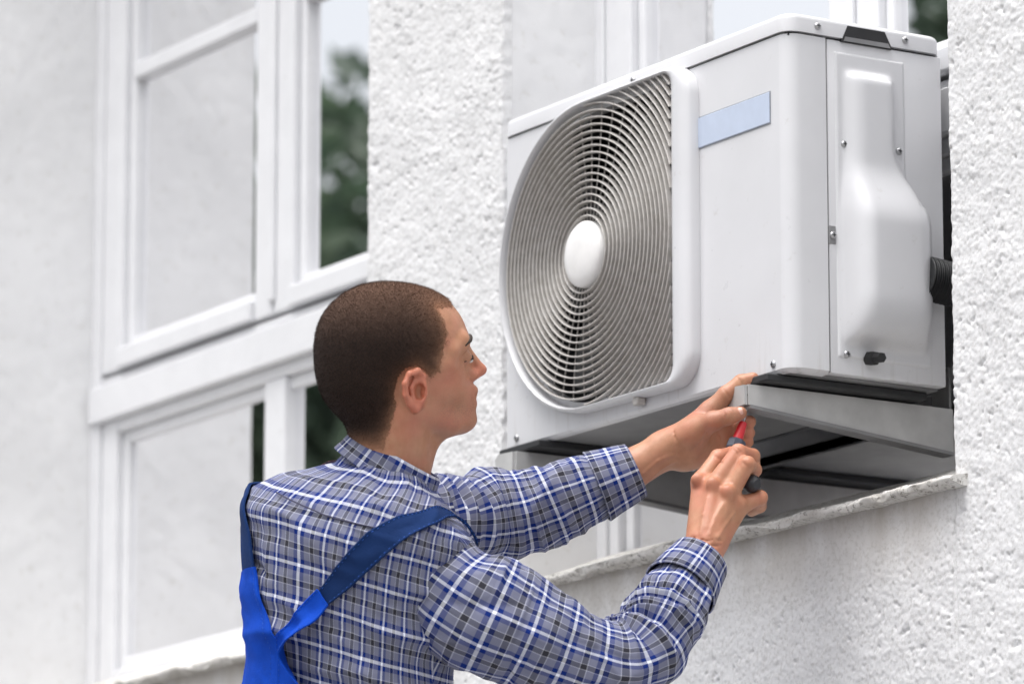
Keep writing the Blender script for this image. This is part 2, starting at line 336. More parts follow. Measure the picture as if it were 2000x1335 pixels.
def win(x0, x1, gl0, m0, mm, m1, gr1, xa, lg0, lm0, lm1, zb):
    """casement over a fixed light; x0..x1 opening, glass from gl0 to m0 and m1 to gr1, meeting line mm, left post to xa; lower light lg0, lm0, lm1, down to zb"""
    w = empty('window', ((x0+x1)/2, YG, 2.9), bld); B = .003; TOP = 4.72; f0, f1, f2 = .180, .192, .2075
    f = MB(); f.box(x0, xa, f0+.004, .29, 2.88, 4.9, B); f.box(gr1+.06, x1, f0+.004, .29, 2.88, 4.9, B); f.box(xa, gr1+.06, f0+.004, .29, TOP+.07, 4.9, B)
    f.build('frame', M['frame'], w)
    t = MB(); t.box(xa-.03, gr1+.09, f0-.006, f0+.004, 3.450, 3.523, B); t.box(xa, gr1+.06, f0+.004, .28, 3.450, 3.5235, B); t.build('transom', M['frame'], w)
    d = MB(); d.box(xa-.02, gr1+.08, f0+.010, .28, 3.530, 3.5405, .0015); d.build('drip_strip', M['frame'], w)
    for a, g0, g1, c in ((xa+.002, gl0, m0, mm-.001), (mm+.002, m1, gr1, gr1+.058)):
        for (u0, u1) in ((a, g0-.022), (g1+.022, c)):
            q = MB(); q.box(u0, u1, f1-.005, .26, 3.5495, TOP, .004, 2); q.build('stile', M['frame'], w)
        for (z0, z1) in ((3.5495, 3.590), (TOP-.06, TOP)):
            q = MB(); q.box(g0-.0215, g1+.0215, f1-.0165 if z0 < 4 else f1-.0045, .26, z0, z1, .004, 2); q.build('rail', M['frame'], w)
        for bx in ((g0-.022, g0, f2-.006, .24, 3.590, TOP-.06), (g1, g1+.022, f2-.006, .24, 3.590, TOP-.06), (g0, g1, f2-.0055, .24, 3.590, 3.612)):
            q = MB(); q.box(*bx, .005, 2); q.build('glazing_bead', M['frame'], w)
        q = MB(); q.box(g0-.002, g1+.002, f2-.010, .24, 4.150, 4.182, .003, 2); q.build('muntin', M['frame'], w)
        for z0, z1 in ((3.610, 4.152), (4.180, TOP-.058)):
            q = MB(); q.add([(g0-.004, YG, z0), (g1+.004, YG, z0), (g1+.004, YG, z1), (g0-.004, YG, z1)], [(0, 1, 2, 3)]); q.build('pane', M['glass'], w, fix=False)
    q = MB(); q.box(mm-.011, mm+.011, f1-.014, f1-.005, 3.575, TOP, .003, 2); q.build('cover_strip', M['frame'], w)
    # lower light, set back under the transom
    for bx in ((xa, lg0-.024, f1, .27, 2.90, 3.450), (gr1+.02, gr1+.06, f1, .27, 2.90, 3.450), (lg0-.024, gr1+.02, f1+.0005, .27, 3.425, 3.4499), (lg0-.024, gr1+.02, f1+.0005, .27, zb-.05, zb-.025)):
        q = MB(); q.box(*bx, .004, 2); q.build('lower_frame', M['frame'], w)
    for bx in ((lg0-.024, lg0, f2, .25, zb-.025, 3.425), (lg0, gr1+.02, f2+.0005, .25, 3.400, 3.425), (lg0, gr1+.02, f2+.0005, .25, zb-.025, zb)):
        q = MB(); q.box(*bx, .004, 2); q.build('glazing_bead', M['frame'], w)
    if lm0 is None: lm0 = lm1 = gr1+.02
    else: q = MB(); q.box(lm0, lm1, f1+.002, .25, zb-.0245, 3.4245, .004, 2); q.build('mullion', M['frame'], w)
    for u0, u1 in ((lg0, lm0), (lm1, gr1+.02)):
        if u1-u0 < .01: continue
        q = MB(); q.add([(u0-.004, YG, zb-.004), (u1+.004, YG, zb-.004), (u1+.004, YG, 3.404), (u0-.004, YG, 3.404)], [(0, 1, 2, 3)]); q.build('pane', M['glass'], w, fix=False)
    k = MB(); k.box(xa, gr1+.06, .262, .275, 3.53, TOP); k.box(xa, gr1+.06, .262, .275, 2.9, 3.455); k.build('backing', M['dark'], w)
    return w
win(XL1, XR1, -2.808, -2.296, -2.199, -2.103, -1.60, -2.915, -2.828, -2.243, -2.164, 2.965)
win(XL2, XR2, -.925, -.385, -.296, -.205, .10, -1.03, -.978, None, None, 2.924)
# ------------------------------------------------------------------ air conditioner
AX, AY0, AY1, AZ, AH = -.815, -.15, .14, 3.034, .535
ac = empty('air_conditioner', (AX/2, 0, AZ), label='off-white air conditioner outdoor unit with round fan grille jutting from the window opening', cat='air conditioner')
def rpath(n=8, r=.024):
    """front panel plan: left return, front, rounded right corner, right return"""
    P = [(AX, .0)]
    for i in range(n+1):
        a = math.pi+i*math.pi/2/n; P.append((AX+.012+.012*math.cos(a), AY0+.012+.012*math.sin(a)))
    for i in range(n+1):
        a = -math.pi/2+i*math.pi/2/n; P.append((-r+r*math.cos(a), AY0+r+r*math.sin(a)))
    P.append((0, -.079)); return P
GC = (-.542, AZ+.2775); GR = .246
def dpath(x1, rad, zlo, zhi, cr, n=64):
    """left half circle, right half a rounded rectangle; points around GC"""
    P = []
    for i in range(n//2+1):
        a = math.pi/2+math.pi*i/(n//2); P.append((rad*math.cos(a), rad*math.sin(a) if rad*math.sin(a) > -zlo else -zlo))
    for cx, cz, a0 in ((x1-cr, -zlo+cr, -math.pi/2), (x1-cr, zhi-cr, 0)):
        for i in range(n//4):
            a = a0+math.pi/2*i/(n//4-1); P.append((cx+cr*math.cos(a), cz+cr*math.sin(a)))
    return np.array(P)
# front panel: flat face with the fan opening + wrapped returns
ZT = AZ+.5235
hole = dpath(.236, .236, .236, .236, .03)+np.array([[GC[0], GC[1]]])
rect = []
x0, x1, z0, z1 = AX+.012, -.024, AZ+.006, ZT
for p in hole:
    d = p-np.array(GC); c = np.array(GC); ts = []
    for k, lo, hi in ((0, x0, x1), (1, z0, z1)):
        if d[k] > 1e-9: ts.append((hi-c[k])/d[k])
        if d[k] < -1e-9: ts.append((lo-c[k])/d[k])
    rect.append(c+d*min(ts))
n = len(hole); fp = MB()
# make sure the four corners are hit
rect = np.array(rect)
for cx, cz in ((x0, z0), (x0, z1), (x1, z0), (x1, z1)):
    j = np.argmin(np.hypot(*(rect-[cx, cz]).T)); rect[j] = (cx, cz)
V = [(p[0], AY0, p[1]) for p in hole]+[(p[0], AY0, p[1]) for p in rect]+[(p[0], AY0+.02, p[1]) for p in hole]
fp.add(V, [(i, (i+1) % n, n+(i+1) % n, n+i) for i in range(n)]+[(i, 2*n+i, 2*n+(i+1) % n, (i+1) % n) for i in range(n)])
pp = rpath(); L = pp[:10]; Rr = pp[10:]
for seg in (L, Rr):
    V = [(x, y, z) for (x, y) in seg for z in (z0, z1)]; fp.add(V, [(2*i, 2*i+1, 2*i+3, 2*i+2) for i in range(len(seg)-1)])
# bottom edge turned under
V = []
for (x, y) in pp:
    ix = min(max(x, AX+.012), -.02); iy = y+.012 if y < -.13 else y
    V += [(x, y, z0), (ix*.3+x*.7, iy*.3+y*.7, AZ+.0015), (ix, iy, AZ)]
fp.add(V, [(3*i+k, 3*i+k+1, 3*i+k+4, 3*i+k+3) for i in range(len(pp)-1) for k in (0, 1)])
fpo = fp.build('front_panel', M['ac'], ac, smooth=True, angle=40)
sp_ = MB(); sp_.box(-.02, 0, -.0765, AY1, AZ+.003, ZT, .003, 2); sp_.build('side_panel', M['ac'], ac, smooth=True, angle=40)
sp_ = MB(); sp_.box(AX, AX+.01, .001, AY1, AZ+.003, ZT, .003, 2); sp_.build('side_panel', M['ac'], ac, smooth=True, angle=40)
bk = MB(); bk.box(AX+.011, -.021, AY1-.012, AY1-.001, AZ+.004, ZT); bk.build('rear_coil', M['galv'], ac)
core = MB(); core.box(AX+.006, -.006, AY0+.006, AY1-.006, ZT-.003, ZT+.006); core.box(-.025, -.003, -.082, -.074, AZ+.005, ZT-.004); core.build('seam_gap', M['dark'], ac)
# lid with a turned-down lip and a grip notch on the right side
bm = bmesh.new(); bmesh.ops.create_cube(bm, size=1)
for v in bm.verts: v.co = Vector(((AX-.003+.003)/2+v.co.x*(-AX+.007), (AY0+AY1)/2+v.co.y*(AY1-AY0+.007), ZT+.003+.0145+v.co.z*.029))
bmesh.ops.bevel(bm, geom=[e for e in bm.edges if abs(e.verts[0].co.z-e.verts[1].co.z) > .01], offset=.026, segments=8, profile=.5, affect='EDGES')
bmesh.ops.bevel(bm, geom=[e for e in bm.edges if min(v.co.z for v in e.verts) > ZT+.03], offset=.009, segments=4, profile=.5, affect='EDGES')
bm.verts.index_update(); lid = MB(); lid.add([v.co[:] for v in bm.verts], [[v.index for v in f.verts] for f in bm.faces]); bm.free()
lid_o = lid.build('lid', M['ac'], ac, smooth=True, angle=40)
nb = MB(); nb.prism([(-.052, ZT-.002), (-.040, ZT+.024), (.030, ZT+.024), (.044, ZT-.002)], 0, -.02, .0045); nb.build('grip_recess', M['dark'], lid_o)
nb = MB(); nb.prism([(-.048, ZT-.001), (.040, ZT-.001), (.036, ZT+.006), (-.045, ZT+.006)], 0, -.002, .0052); nb.build('grip_lip', M['galv'], lid_o)
# cooling deck underneath
bp = MB(); bp.box(AX+.013, -.022, AY0+.013, AY1-.001, AZ+.0005, AZ+.02); bp.build('base_pan', M['galv'], ac)
for xa, xb in ((-.155, -.035), (-.80, -.68)):
    q = MB(); q.box(xa, xb, AY0-.02, AY1-.01, AZ-.012, AZ-.0005, .002); q.build('foot', M['rubber'], ac)
# fan housing and fan
fh = MB(); m = 64; V = []
for y in (AY0+.018, .05):
    for i in range(m): a = 2*math.pi*i/m; V.append((GC[0]+.2355*math.cos(a), y, GC[1]+.2355*math.sin(a)))
fh.add(V, [(i, (i+1) % m, m+(i+1) % m, m+i) for i in range(m)]+[tuple(range(m, 2*m))]); fh.build('fan_housing', M['black'], ac)
fr = MB()
for k in range(3):
    V = []; a0 = 2*math.pi*k/3+.4
    for i in range(9):
        for j in range(8):
            r = .05+.17*j/7; a = a0+(-.5+i/8)*1.5*(1-.15*j/7)+.25*j/7; V.append((GC[0]+r*math.cos(a), -.085+.035*(i/8-.5)*2, GC[1]+r*math.sin(a)))
    fr.add(V, gridF(9, 8).tolist())
fan = fr.build('fan_blades', M['fan'], ac, smooth=True)
q = MB(); q.tube([(GC[0], -.11, GC[1]), (GC[0], .0, GC[1])], .055, 32); q.build('fan_hub', M['fan'], fan, smooth=True, angle=40)
# grille: rounded border frame, one ribbon ring per louvre, thin radial spokes, hub disc
inner = dpath(.249, GR, GR, GR, .022); outer = dpath(.302, GR+.008, GR+.011, GR+.006, .052)
YF, YB = -.1755, -.1502
gv = []; prof = [(0, YF+.012), (.12, YF+.004), (.35, YF), (.7, YF+.001), (.9, YF+.005), (1, YF+.011), (1.0, YB)]
for f, y in prof: P = inner*(1-f)+outer*f; gv += [(GC[0]+p[0], y, GC[1]+p[1]) for p in P]
gv += [(GC[0]+p[0], YB, GC[1]+p[1]) for p in inner]
n = len(inner); k = len(prof)+1
GF = [(a*n+i, a*n+(i+1) % n, ((a+1) % k)*n+(i+1) % n, ((a+1) % k)*n+i) for a in range(k) for i in range(n)]
q = MB(); q.add(gv, GF); grille = q.build('fan_grille', M['ac'], ac, smooth=True, angle=50)
r = .0625; kk = 0
while r < .348:
    if r < GR-.003: arcs = [(0, 2*math.pi, True)]
    else:
        lim = math.asin(min(1, (GR-.001)/r)); lo = math.acos(min(1, .2485/r)); arcs = [(lo, lim, False), (-lim, -lo, False)] if lim > lo+.02 else []
    for a0, a1, closed in arcs:
        N = max(8, int(r*(a1-a0)/.006)); A = np.linspace(a0, a1, N, endpoint=not closed); V = []
        for a in A:
            for dr, y in ((-.0010, -.1618), (-.0012, -.1705), (0, -.1714), (.0012, -.1705), (.0010, -.1618)):
                V.append((GC[0]+(r+dr)*math.cos(a), y, GC[1]+(r+dr)*math.sin(a)))
        N = len(A); Fq = [(5*i+j, 5*((i+1) % N)+j, 5*((i+1) % N)+(j+1) % 5, 5*i+(j+1) % 5) for i in range(N if closed else N-1) for j in range(5)]
        q = MB(); q.add(V, Fq); q.build('louvre_ring', M['grille'], grille, smooth=True, angle=50, fix=True)
    r += .01135; kk += 1
q = MB()
for i in range(44):
    pts = []
    for j in range(26):
        r = .055+.30*j/25; a = 2*math.pi*i/44+.55*(r-.055); x, z = r*math.cos(a), r*math.sin(a)
        if r < GR or (0 < x < .2495 and abs(z) < GR): pts.append((GC[0]+x, -.1630, GC[1]+z))
        else: break
    if len(pts) > 2: q.tube(pts, .0011, 4)
q.build('radial_spokes', M['grille'], grille, kind='stuff')
V = [(GC[0], -.182, GC[1])]; F = []
for k, (rr, y) in enumerate(((.02, -.1815), (.038, -.1797), (.049, -.1765), (.0535, -.172), (.0545, -.158))):
    V += [(GC[0]+rr*math.cos(2*math.pi*i/48), y, GC[1]+rr*math.sin(2*math.pi*i/48)) for i in range(48)]
F = [(0, 1+i, 1+(i+1) % 48) for i in range(48)]+[(1+48*k+i, 1+48*(k+1)+i, 1+48*(k+1)+(i+1) % 48, 1+48*k+(i+1) % 48) for k in range(4) for i in range(48)]
q = MB(); q.add(V, F); q.build('hub_cap', M['hub'], grille, smooth=True)
for gx in (-.40,):
    q = MB(); q.box(gx-.008, gx+.008, -.168, -.151, GC[1]-GR-.022, GC[1]-GR-.009, .003, 2); q.build('grille_clip', M['grille'], grille)
# badge
q = MB(); q.box(-.241, -.047, AY0-.0025, AY0-.0005, AZ+.391, AZ+.439, .0008); bd = q.build('badge', M['badge'], ac, label='pale blue blank name plate')
q = MB(); q.box(-.2425, -.0455, AY0-.0012, AY0-.0003, AZ+.3895, AZ+.4405); q.build('badge_rim', M['badge_edge'], bd)
# service cover on the right side, pressed bulge
ny, nz = 110, 230; oy = np.linspace(.086, .27, ny); oz = np.linspace(.028, .506, nz)
O, Z = np.meshgrid(oy, oz, indexing='ij')
ss = lambda a, b, x: (lambda t: t*t*(3-2*t))(np.clip((x-a)/(b-a), 0, 1))
wide = ss(.36, .25, Z); lft = .104+(.097-.104)*wide; rgt_ = .191+(.252-.191)*wide
eL = np.clip((O-lft)/.030, 0, 1); eR = np.clip((rgt_-O)/(.018+.03*wide), 0, 1)
cs = lambda e: np.sqrt(np.clip(1-(1-e)**2, 0, 1))
tp = cs(np.clip((.474-Z)/.016, 0, 1)); bt = cs(np.clip((Z-.052)/.075, 0, 1))
flare = ss(.335, .235, Z)
hgt = (.020+.030*flare)*cs(eL)*cs(eR)*tp*np.where(Z < .2, bt, 1)
for _ in range(16): hgt[1:-1, 1:-1] = (hgt[1:-1, 1:-1]*2+hgt[:-2, 1:-1]+hgt[2:, 1:-1]+hgt[1:-1, :-2]+hgt[1:-1, 2:])/6
outl = np.clip(np.minimum.reduce([(O-.086)/.004, (np.where(Z > .27, .218, .218+np.clip((.30-Z)/.09, 0, 1)*.045)-O)/.004, (.506-Z)/.004, (Z-.028)/.004]), 0, 1)
hh = .0028*outl+hgt
mesh('service_cover', np.stack([.0004+hh-.0012*(outl <= 0), AY0+O, AZ+Z], -1).reshape(-1, 3), gridF(ny, nz), M['ac'], ac, smooth=True)
def screw(p, ax, parent=ac, r=.0058):
    p = np.array(p, float); d = {0: np.array([1., 0, 0]), 1: np.array([0, -1., 0])}[ax]
    q = MB(); q.tube([p-d*.002, p+d*.0018, p+d*.0034, p+d*.004], [r, r, r*.75, r*.35], 14); o = q.build('screw', M['steel'], parent, smooth=True, angle=45)
    q = MB(); w = np.array([0, 0, 1.]); u = np.cross(d, w); e = p+d*.0042
    for a, b in ((u, w), (w, u)): q.add([e+a*r*.6+b*.0007, e-a*r*.6+b*.0007, e-a*r*.6-b*.0007, e+a*r*.6-b*.0007], [(0, 1, 2, 3)])
    q.build('cross_slot', M['dark'], o)
for y, z in ((-.096, 3.573), (.069, 3.574)): screw((.0035, y, z), 0, lid_o)
for y, z in ((-.049, 3.394), (.054, 3.396), (-.049, 3.068)): screw((.003, y, z), 0)
screw((.001, -.0705, 3.25), 0)
for x, z in ((-.045, 3.05), (-.776, 3.052)): screw((x, AY0, z), 1)
screw((-.42, AY0-.0035, 3.573), 1, lid_o)
q = MB(); q.box(-.004, .0008, -.0775, -.064, 3.236, 3.265, .001); q.build('latch_recess', M['galv'], ac)
q = MB(); q.tube([(.0, -.007, 3.066), (.018, -.007, 3.064), (.019, -.007, 3.064), (.036, -.007, 3.062)], [.011, .011, .008, .008], 6); q.build('valve_nut', M['dark'], ac)
# ------------------------------------------------------------------ steel support frame under the unit
fr_ = empty('support_bracket', (-.4, 0, 2.95), label='grey painted steel bracket frame with two tapered arms under the air conditioner', cat='bracket')
for xa, xb in ((-.112, -.060), (-.772, -.720)):
    q = MB(); q.prism([(-.186, 3.0185), (.196, 3.0185), (.196, 2.951), (-.186, 2.9875)], 0, xb-.003, xb); arm = q.build('arm', M['bracket'], fr_)
    q = MB(); q.box(xa, xb-.003, -.186, .196, 3.0155, 3.0185); q.build('top_flange', M['bracket'], arm)
    q = MB(); q.prism([(-.184, 2.9873), (.1955, 2.9508), (.1955, 2.9455), (-.184, 2.982)], 0, xb-.026, xb+.0025); q.build('bottom_flange', M['galv'], arm)
    q = MB(); q.prism([(xa-.002, 2.986), (xb-.003, 2.9875), (xb-.003, 3.0175), (xa+.006, 3.0195), (xa-.004, 3.012)], 1, -.192, -.187); q.build('end_plate', M['bracket'], arm)
    q = MB(); q.tube([((xa+xb)/2, -.12, 3.012), ((xa+xb)/2, -.12, 3.036)], .006, 10); q.build('bolt', M['steel'], arm)
    q = MB(); q.box(xa+.004, xb-.004, .1925, .1962, 3.016, 3.085); q.build('hanger', M['galv'], arm)
q = MB(); q.box(XL2+.003, XR2-.003, .1965, .2005, 3.062, 3.085); q.build('crossbar', M['galv'], fr_)
# ------------------------------------------------------------------ corrugated hose behind the unit
N = 150; pts = []; rad = []
for i in range(N):
    t = i/(N-1); pts.append((.030+.008*t+.10*max(0, t-.45)**1.5, .078+.11*t-.02*t*t, 3.196-.012*t)); rad.append(.030+.0042*math.sin(i*1.15))
q = MB(); q.tube(pts, rad, 28); q.build('drain_hose', M['rubber'], None, base=(0, .16, 3.17), smooth=True, label='black corrugated hose behind the bulging side cover of the air conditioner', cat='hose')
# ------------------------------------------------------------------ implicit body modelling
FPX = LENS/36*2000
def at(u, v, t): return CAM+t*(FWD+RGT*(u-1000)/FPX+UPV*(667.5-v)/FPX)
def sd_cone(P, a, b, r1, r2):
    ba = b-a; l2 = ba@ba; rr = r1-r2; a2 = l2-rr*rr; il2 = 1/l2; pa = P-a; y = pa@ba; z = y-l2
    q = pa*l2-ba*y[..., None]; x2 = np.einsum('...i,...i', q, q); y2 = y*y*l2; z2 = z*z*l2; k = np.sign(rr)*rr*rr*x2
    d = (np.sqrt(x2*max(a2, 1e-12)*il2)+y*rr)*il2-r1
    c1 = np.sign(z)*a2*z2 > k; c2 = (np.sign(y)*a2*y2 < k) & ~c1
    d = np.where(c1, np.sqrt(x2+z2)*il2-r2, d); return np.where(c2, np.sqrt(x2+y2)*il2-r1, d)
def sd_ell(P, c, A, r):
    q = (P-c)@A.T; k0 = np.sqrt(((q/r)**2).sum(-1)); k1 = np.sqrt(((q/(r*r))**2).sum(-1))
    return np.where(k1 > 1e-9, k0*(k0-1)/np.maximum(k1, 1e-9), -r.min())
class SDF:
    def __init__(s): s.p = []
    def cone(s, a, b, r1, r2, k=.004, sub=False): s.p.append((sd_cone, (np.array(a, np.float32), np.array(b, np.float32), float(r1), float(r2)), k, sub))
    def chain(s, pts, k=.004, k0=None, sub=False):
        for i in range(len(pts)-1): s.cone(pts[i][0], pts[i+1][0], pts[i][1], pts[i+1][1], (k0 if (k0 is not None and i == 0) else k), sub)
    def ell(s, c, A, r, k=.006, sub=False): s.p.append((sd_ell, (np.array(c, np.float32), np.array(A, np.float32), np.array(r, np.float32)), k, sub))
    def __call__(s, P, act=None):
        P = P.astype(np.float32)
        d = np.full(P.shape[:-1], 10.0, np.float32)
        for i in (range(len(s.p)) if act is None else act):
            f, a, k, sub = s.p[i]; e = f(P, *a)
            if sub:
                e = -e; h = np.maximum(k-np.abs(d-e), 0)/k; d = np.maximum(d, e)+h*h*k*.25
            else:
                h = np.maximum(k-np.abs(d-e), 0)/k; d = np.minimum(d, e)-h*h*k*.25
        return d
    def active(s, c, half):
        """primitives that can matter inside a cube of half diagonal half at c"""
        v = np.array([f(c[None], *a)[0] for f, a, k, sub in s.p]); un = np.array([not p[3] for p in s.p]); mn = v[un].min()
        return [i for i, p in enumerate(s.p) if (v[i] < mn+2*half+p[2]+.004 if not p[3] else v[i] < 2*half+p[2]+.004)]
    def surface(s, lo, hi, h, nb=16):
        """sparse surface nets: returns vertices and quads"""
        lo = np.array(lo); bs = h*nb; nbk = np.ceil((np.array(hi)-lo)/bs).astype(int); half = bs*.5*math.sqrt(3)
        I = np.stack(np.meshgrid(*[np.arange(q) for q in nbk], indexing='ij'), -1).reshape(-1, 3); C = lo+(I+.5)*bs
        D = s(C); keep = np.abs(D) < half*1.35+.006; I = I[keep]; C = C[keep]
        VC = np.array([f(C.astype(np.float32), *a) for f, a, k, sub in s.p]).T; un = np.array([not p[3] for p in s.p]); kk_ = np.array([p[2] for p in s.p])+.004+2*half
        ACT = np.where(un[None], VC < VC[:, un].min(1)[:, None]+kk_[None], VC < kk_[None]); NG = (nbk*nb+2).astype(np.int64)
        off = np.stack(np.meshgrid(*[np.arange(nb+1)]*3, indexing='ij'), -1); keys = []; pos = []; quads = []
        cidx = off[:-1, :-1, :-1].reshape(-1, 3)
        gk = lambda q: (q[..., 0]*NG[1]+q[..., 1])*NG[2]+q[..., 2]
        for ib, c, ac_ in zip(I, C, ACT):
            act = np.where(ac_)[0]; G = off+ib*nb; v = s(lo+G*h, act); sg = v < 0
            if sg.all() or not sg.any(): continue
            num = np.zeros((nb, nb, nb, 3)); cnt = np.zeros((nb, nb, nb))
            for ax in range(3):
                o1, o2 = [q for q in range(3) if q != ax]
                for d1 in (0, 1):
                    for d2 in (0, 1):
                        sa = [slice(0, nb)]*3; sb = [slice(0, nb)]*3; sa[o1] = sb[o1] = slice(d1, nb+d1); sa[o2] = sb[o2] = slice(d2, nb+d2); sb[ax] = slice(1, nb+1)
                        va, vb = v[tuple(sa)], v[tuple(sb)]; cr = (va < 0) != (vb < 0); t = np.where(cr, va/np.where(cr, va-vb, 1), 0)
                        p = np.zeros((nb, nb, nb, 3)); p[..., ax] = t; p[..., o1] = d1; p[..., o2] = d2; num += p*cr[..., None]; cnt += cr
            m = cnt > 0; cc = G[:-1, :-1, :-1][m]; keys.append(gk(cc)); pos.append(lo+(cc+num[m]/cnt[m][:, None])*h)
            for ax in range(3):
                o1, o2 = (ax+1) % 3, (ax+2) % 3; sa = [slice(0, nb)]*3; sb = [slice(0, nb)]*3; sb[ax] = slice(1, nb+1)
                va, vb = v[tuple(sa)], v[tuple(sb)]; cr = (va < 0) != (vb < 0)
                if not cr.any(): continue
                g0 = G[:-1, :-1, :-1][cr]; e1 = np.zeros(3, int); e1[o1] = 1; e2 = np.zeros(3, int); e2[o2] = 1
                q = np.stack([gk(g0-e1-e2), gk(g0-e2), gk(g0), gk(g0-e1)], -1); fl = va[cr] >= 0; q[fl] = q[fl][:, ::-1]; quads.append(q)
        K = np.concatenate(keys); P = np.concatenate(pos); Q = np.concatenate(quads); so = np.argsort(K); K = K[so]; P = P[so]
        ix = np.clip(np.searchsorted(K, Q), 0, len(K)-1); ok = (K[ix] == Q).all(1); return P, ix[ok]

# ------------------------------------------------------------------ person: body
PX = 7.33/FPX                                     # metres per sketch unit at the head
TH = R(20); HO = at(755, 690, 7.33)
HF = math.cos(TH)*RGT+math.sin(TH)*FWD; HL = math.sin(TH)*RGT-math.cos(TH)*FWD; HU = UPV
HA = np.stack([HF, HL, HU])
def H(f, l, u): return HO+(f*HF+l*HL+u*HU)*PX
feet = at(700, 690, 7.33); PB = np.array([feet[0]-.10, feet[1]-.10, 1.40])
man = empty('person', PB, label='person in blue plaid shirt and blue bib overalls working on the bracket', cat='person')
B = SDF()
def E_(c, r, k=.008, sub=False, A=HA): B.ell(H(*c), A, np.array(r)*PX, k, sub)
def C_(a, b, r1, r2, k=.006, sub=False): B.cone(H(*a), H(*b), r1*PX, r2*PX, k, sub)
E_((-2, 0, 18), (139, 103, 120)); E_((66, 0, 24), (97, 80, 92), .03); E_((-55, 0, -40), (80, 84, 86), .02)
E_((58, 0, -58), (84, 82, 84), .02); E_((84, 0, -60), (80, 64, 84), .015); E_((122, 0, -88), (62, 44, 52), .012); E_((138, 0, -130), (48, 36, 31), .015)
for s in (1, -1):
    C_((36, 60*s, -108), (122, 24*s, -136), 27, 23, .014); C_((96, 62*s, -22), (60, 76*s, -24), 24, 18, .016)
    C_((148, 12*s, 26), (136, 52*s, 24), 15, 14, .012); C_((136, 52*s, 24), (112, 72*s, 5), 14, 12, .012)
    E_((174, 38*s, -3), (20, 20, 12), .012, True); E_((146, 34*s, -7), (18, 19, 16), .004)
    E_((171, 13*s, -43), (15, 10, 10), .004)
    C_((14, 66*s, -120), (58, 26*s, -225), 15, 12, .02)
C_((148, 0, 12), (160, 0, -38), 13, 18, .010); C_((163, 0, 12), (196, 0, -32), 8, 9.5, .008); C_((196, 0, -32), (178, 0, -44), 9.5, 11, .006)
for s in (1, -1): E_((183, 7*s, -53), (7, 4, 5), .002, True)
C_((172, -20, -72), (172, 20, -72), 10, 10, .008); C_((178, 0, -80), (168, 26, -88), 6, 4, .006); C_((178, 0, -80), (168, -26, -88), 6, 4, .006)
C_((173, -14, -99), (173, 14, -99), 7.5, 7.5, .007); C_((184, -26, -89), (184, 26, -89), 2.5, 2.5, .003, True)
C_((-12, 0, -70), (6, 0, -170), 74, 70, .03); C_((6, 0, -170), (6, 0, -300), 70, 66, .02); C_((96, 0, -168), (62, 0, -235), 10, 14, .03)
# ears
for s in (1, -1):
    rim = [((44, 90, -60), 5), ((42, 97, -44), 6.5), ((28, 105, -34), 7), ((10, 111, -40), 7), ((0, 113, -58), 6.5), ((2, 110, -80), 6), ((14, 103, -98), 7), ((27, 96, -106), 9), ((37, 90, -99), 8)]
    A = Matrix.Rotation(R(-22*s), 3, 'Z'); A = np.array(A)@HA
    B.ell(H(24, 95*s, -70), A, np.array((26, 9, 37))*PX, .004); B.ell(H(40, 86*s, -74), HA, np.array((12, 12, 30))*PX, .008)
    B.chain([(H(f, l*s, u), r*PX) for (f, l, u), r in rim], .003)
    B.ell(H(32, 106*s, -74), A, np.array((11, 17, 17))*PX, .003, True); B.ell(H(13, 113*s, -56), A, np.array((8, 7, 14))*PX, .003, True); B.ell(H(30, 110*s, -46), A, np.array((9, 6, 5))*PX, .003, True)
    B.chain([(H(f, l*s, u), r*PX) for (f, l, u), r in [((22, 103, -50), 4), ((14, 107, -66), 4.5), ((20, 103, -90), 4.5)]], .003)
    B.ell(H(45, 96*s, -76), HA, np.array((6, 5, 9))*PX, .004)
# trunk, hidden under the clothes, joins everything
SR = (815, 1110, 7.25); SL = (668, 990, 7.43)
def PT(p): return at(*p)
m = lambda px, t: px*t/FPX
B.cone(H(2, 0, -290), at(690, 1080, 7.34), .046, .085, .02); B.cone(at(695, 1080, 7.34), at(675, 1400, 7.35), .085, .075, .03)
B.cone(at(700, 1050, 7.33), at(*SR), .05, .05, .03); B.cone(at(700, 1050, 7.34), at(*SL), .05, .05, .03)
hipc = at(660, 1560, 7.36)
B.cone(at(675, 1400, 7.35), hipc, .075, .08, .03)
# right arm
RE, RW = (1222, 1300, 7.30), (1378, 1078, 7.46)
B.cone(at(*SR), at(*RE), .05, .038, .02); B.cone(at(*RE), at(1310, 1180, 7.385), .042, .038, .02); B.cone(at(1310, 1180, 7.385), at(*RW), .037, .0265, .02)
def chain(pts, k=.004, k0=.006): B.chain([(at(x, y, t), m(r, t)) for x, y, t, r in pts], k, k0)
# right hand: back of the hand towards us, fist round the handle
for a, b_ in (((1360, 1055, 7.475, 21), (1370, 942, 7.525, 19)), ((1374, 1052, 7.462, 23), (1396, 950, 7.502, 19)), ((1392, 1052, 7.462, 22), (1424, 966, 7.495, 19)), ((1404, 1058, 7.475, 19), (1446, 988, 7.505, 17))): chain([a, b_], .012, .016)
chain([(1378, 1040, 7.49, 24), (1405, 975, 7.515, 26)], .012, .016)
chain([(1370, 940, 7.523, 19), (1403, 893, 7.545, 16), (1428, 886, 7.575, 14), (1440, 898, 7.59, 12)], .004, .008)
chain([(1396, 948, 7.500, 20), (1442, 883, 7.515, 16.5), (1470, 890, 7.545, 14), (1473, 912, 7.57, 12.5)], .004, .008)
chain([(1424, 964, 7.493, 19), (1459, 906, 7.498, 16), (1474, 917, 7.53, 13.5), (1468, 932, 7.555, 12)], .004, .008)
chain([(1446, 986, 7.503, 17), (1485, 971, 7.515, 14), (1484, 988, 7.54, 12.5), (1468, 997, 7.558, 11.5)], .004, .008)
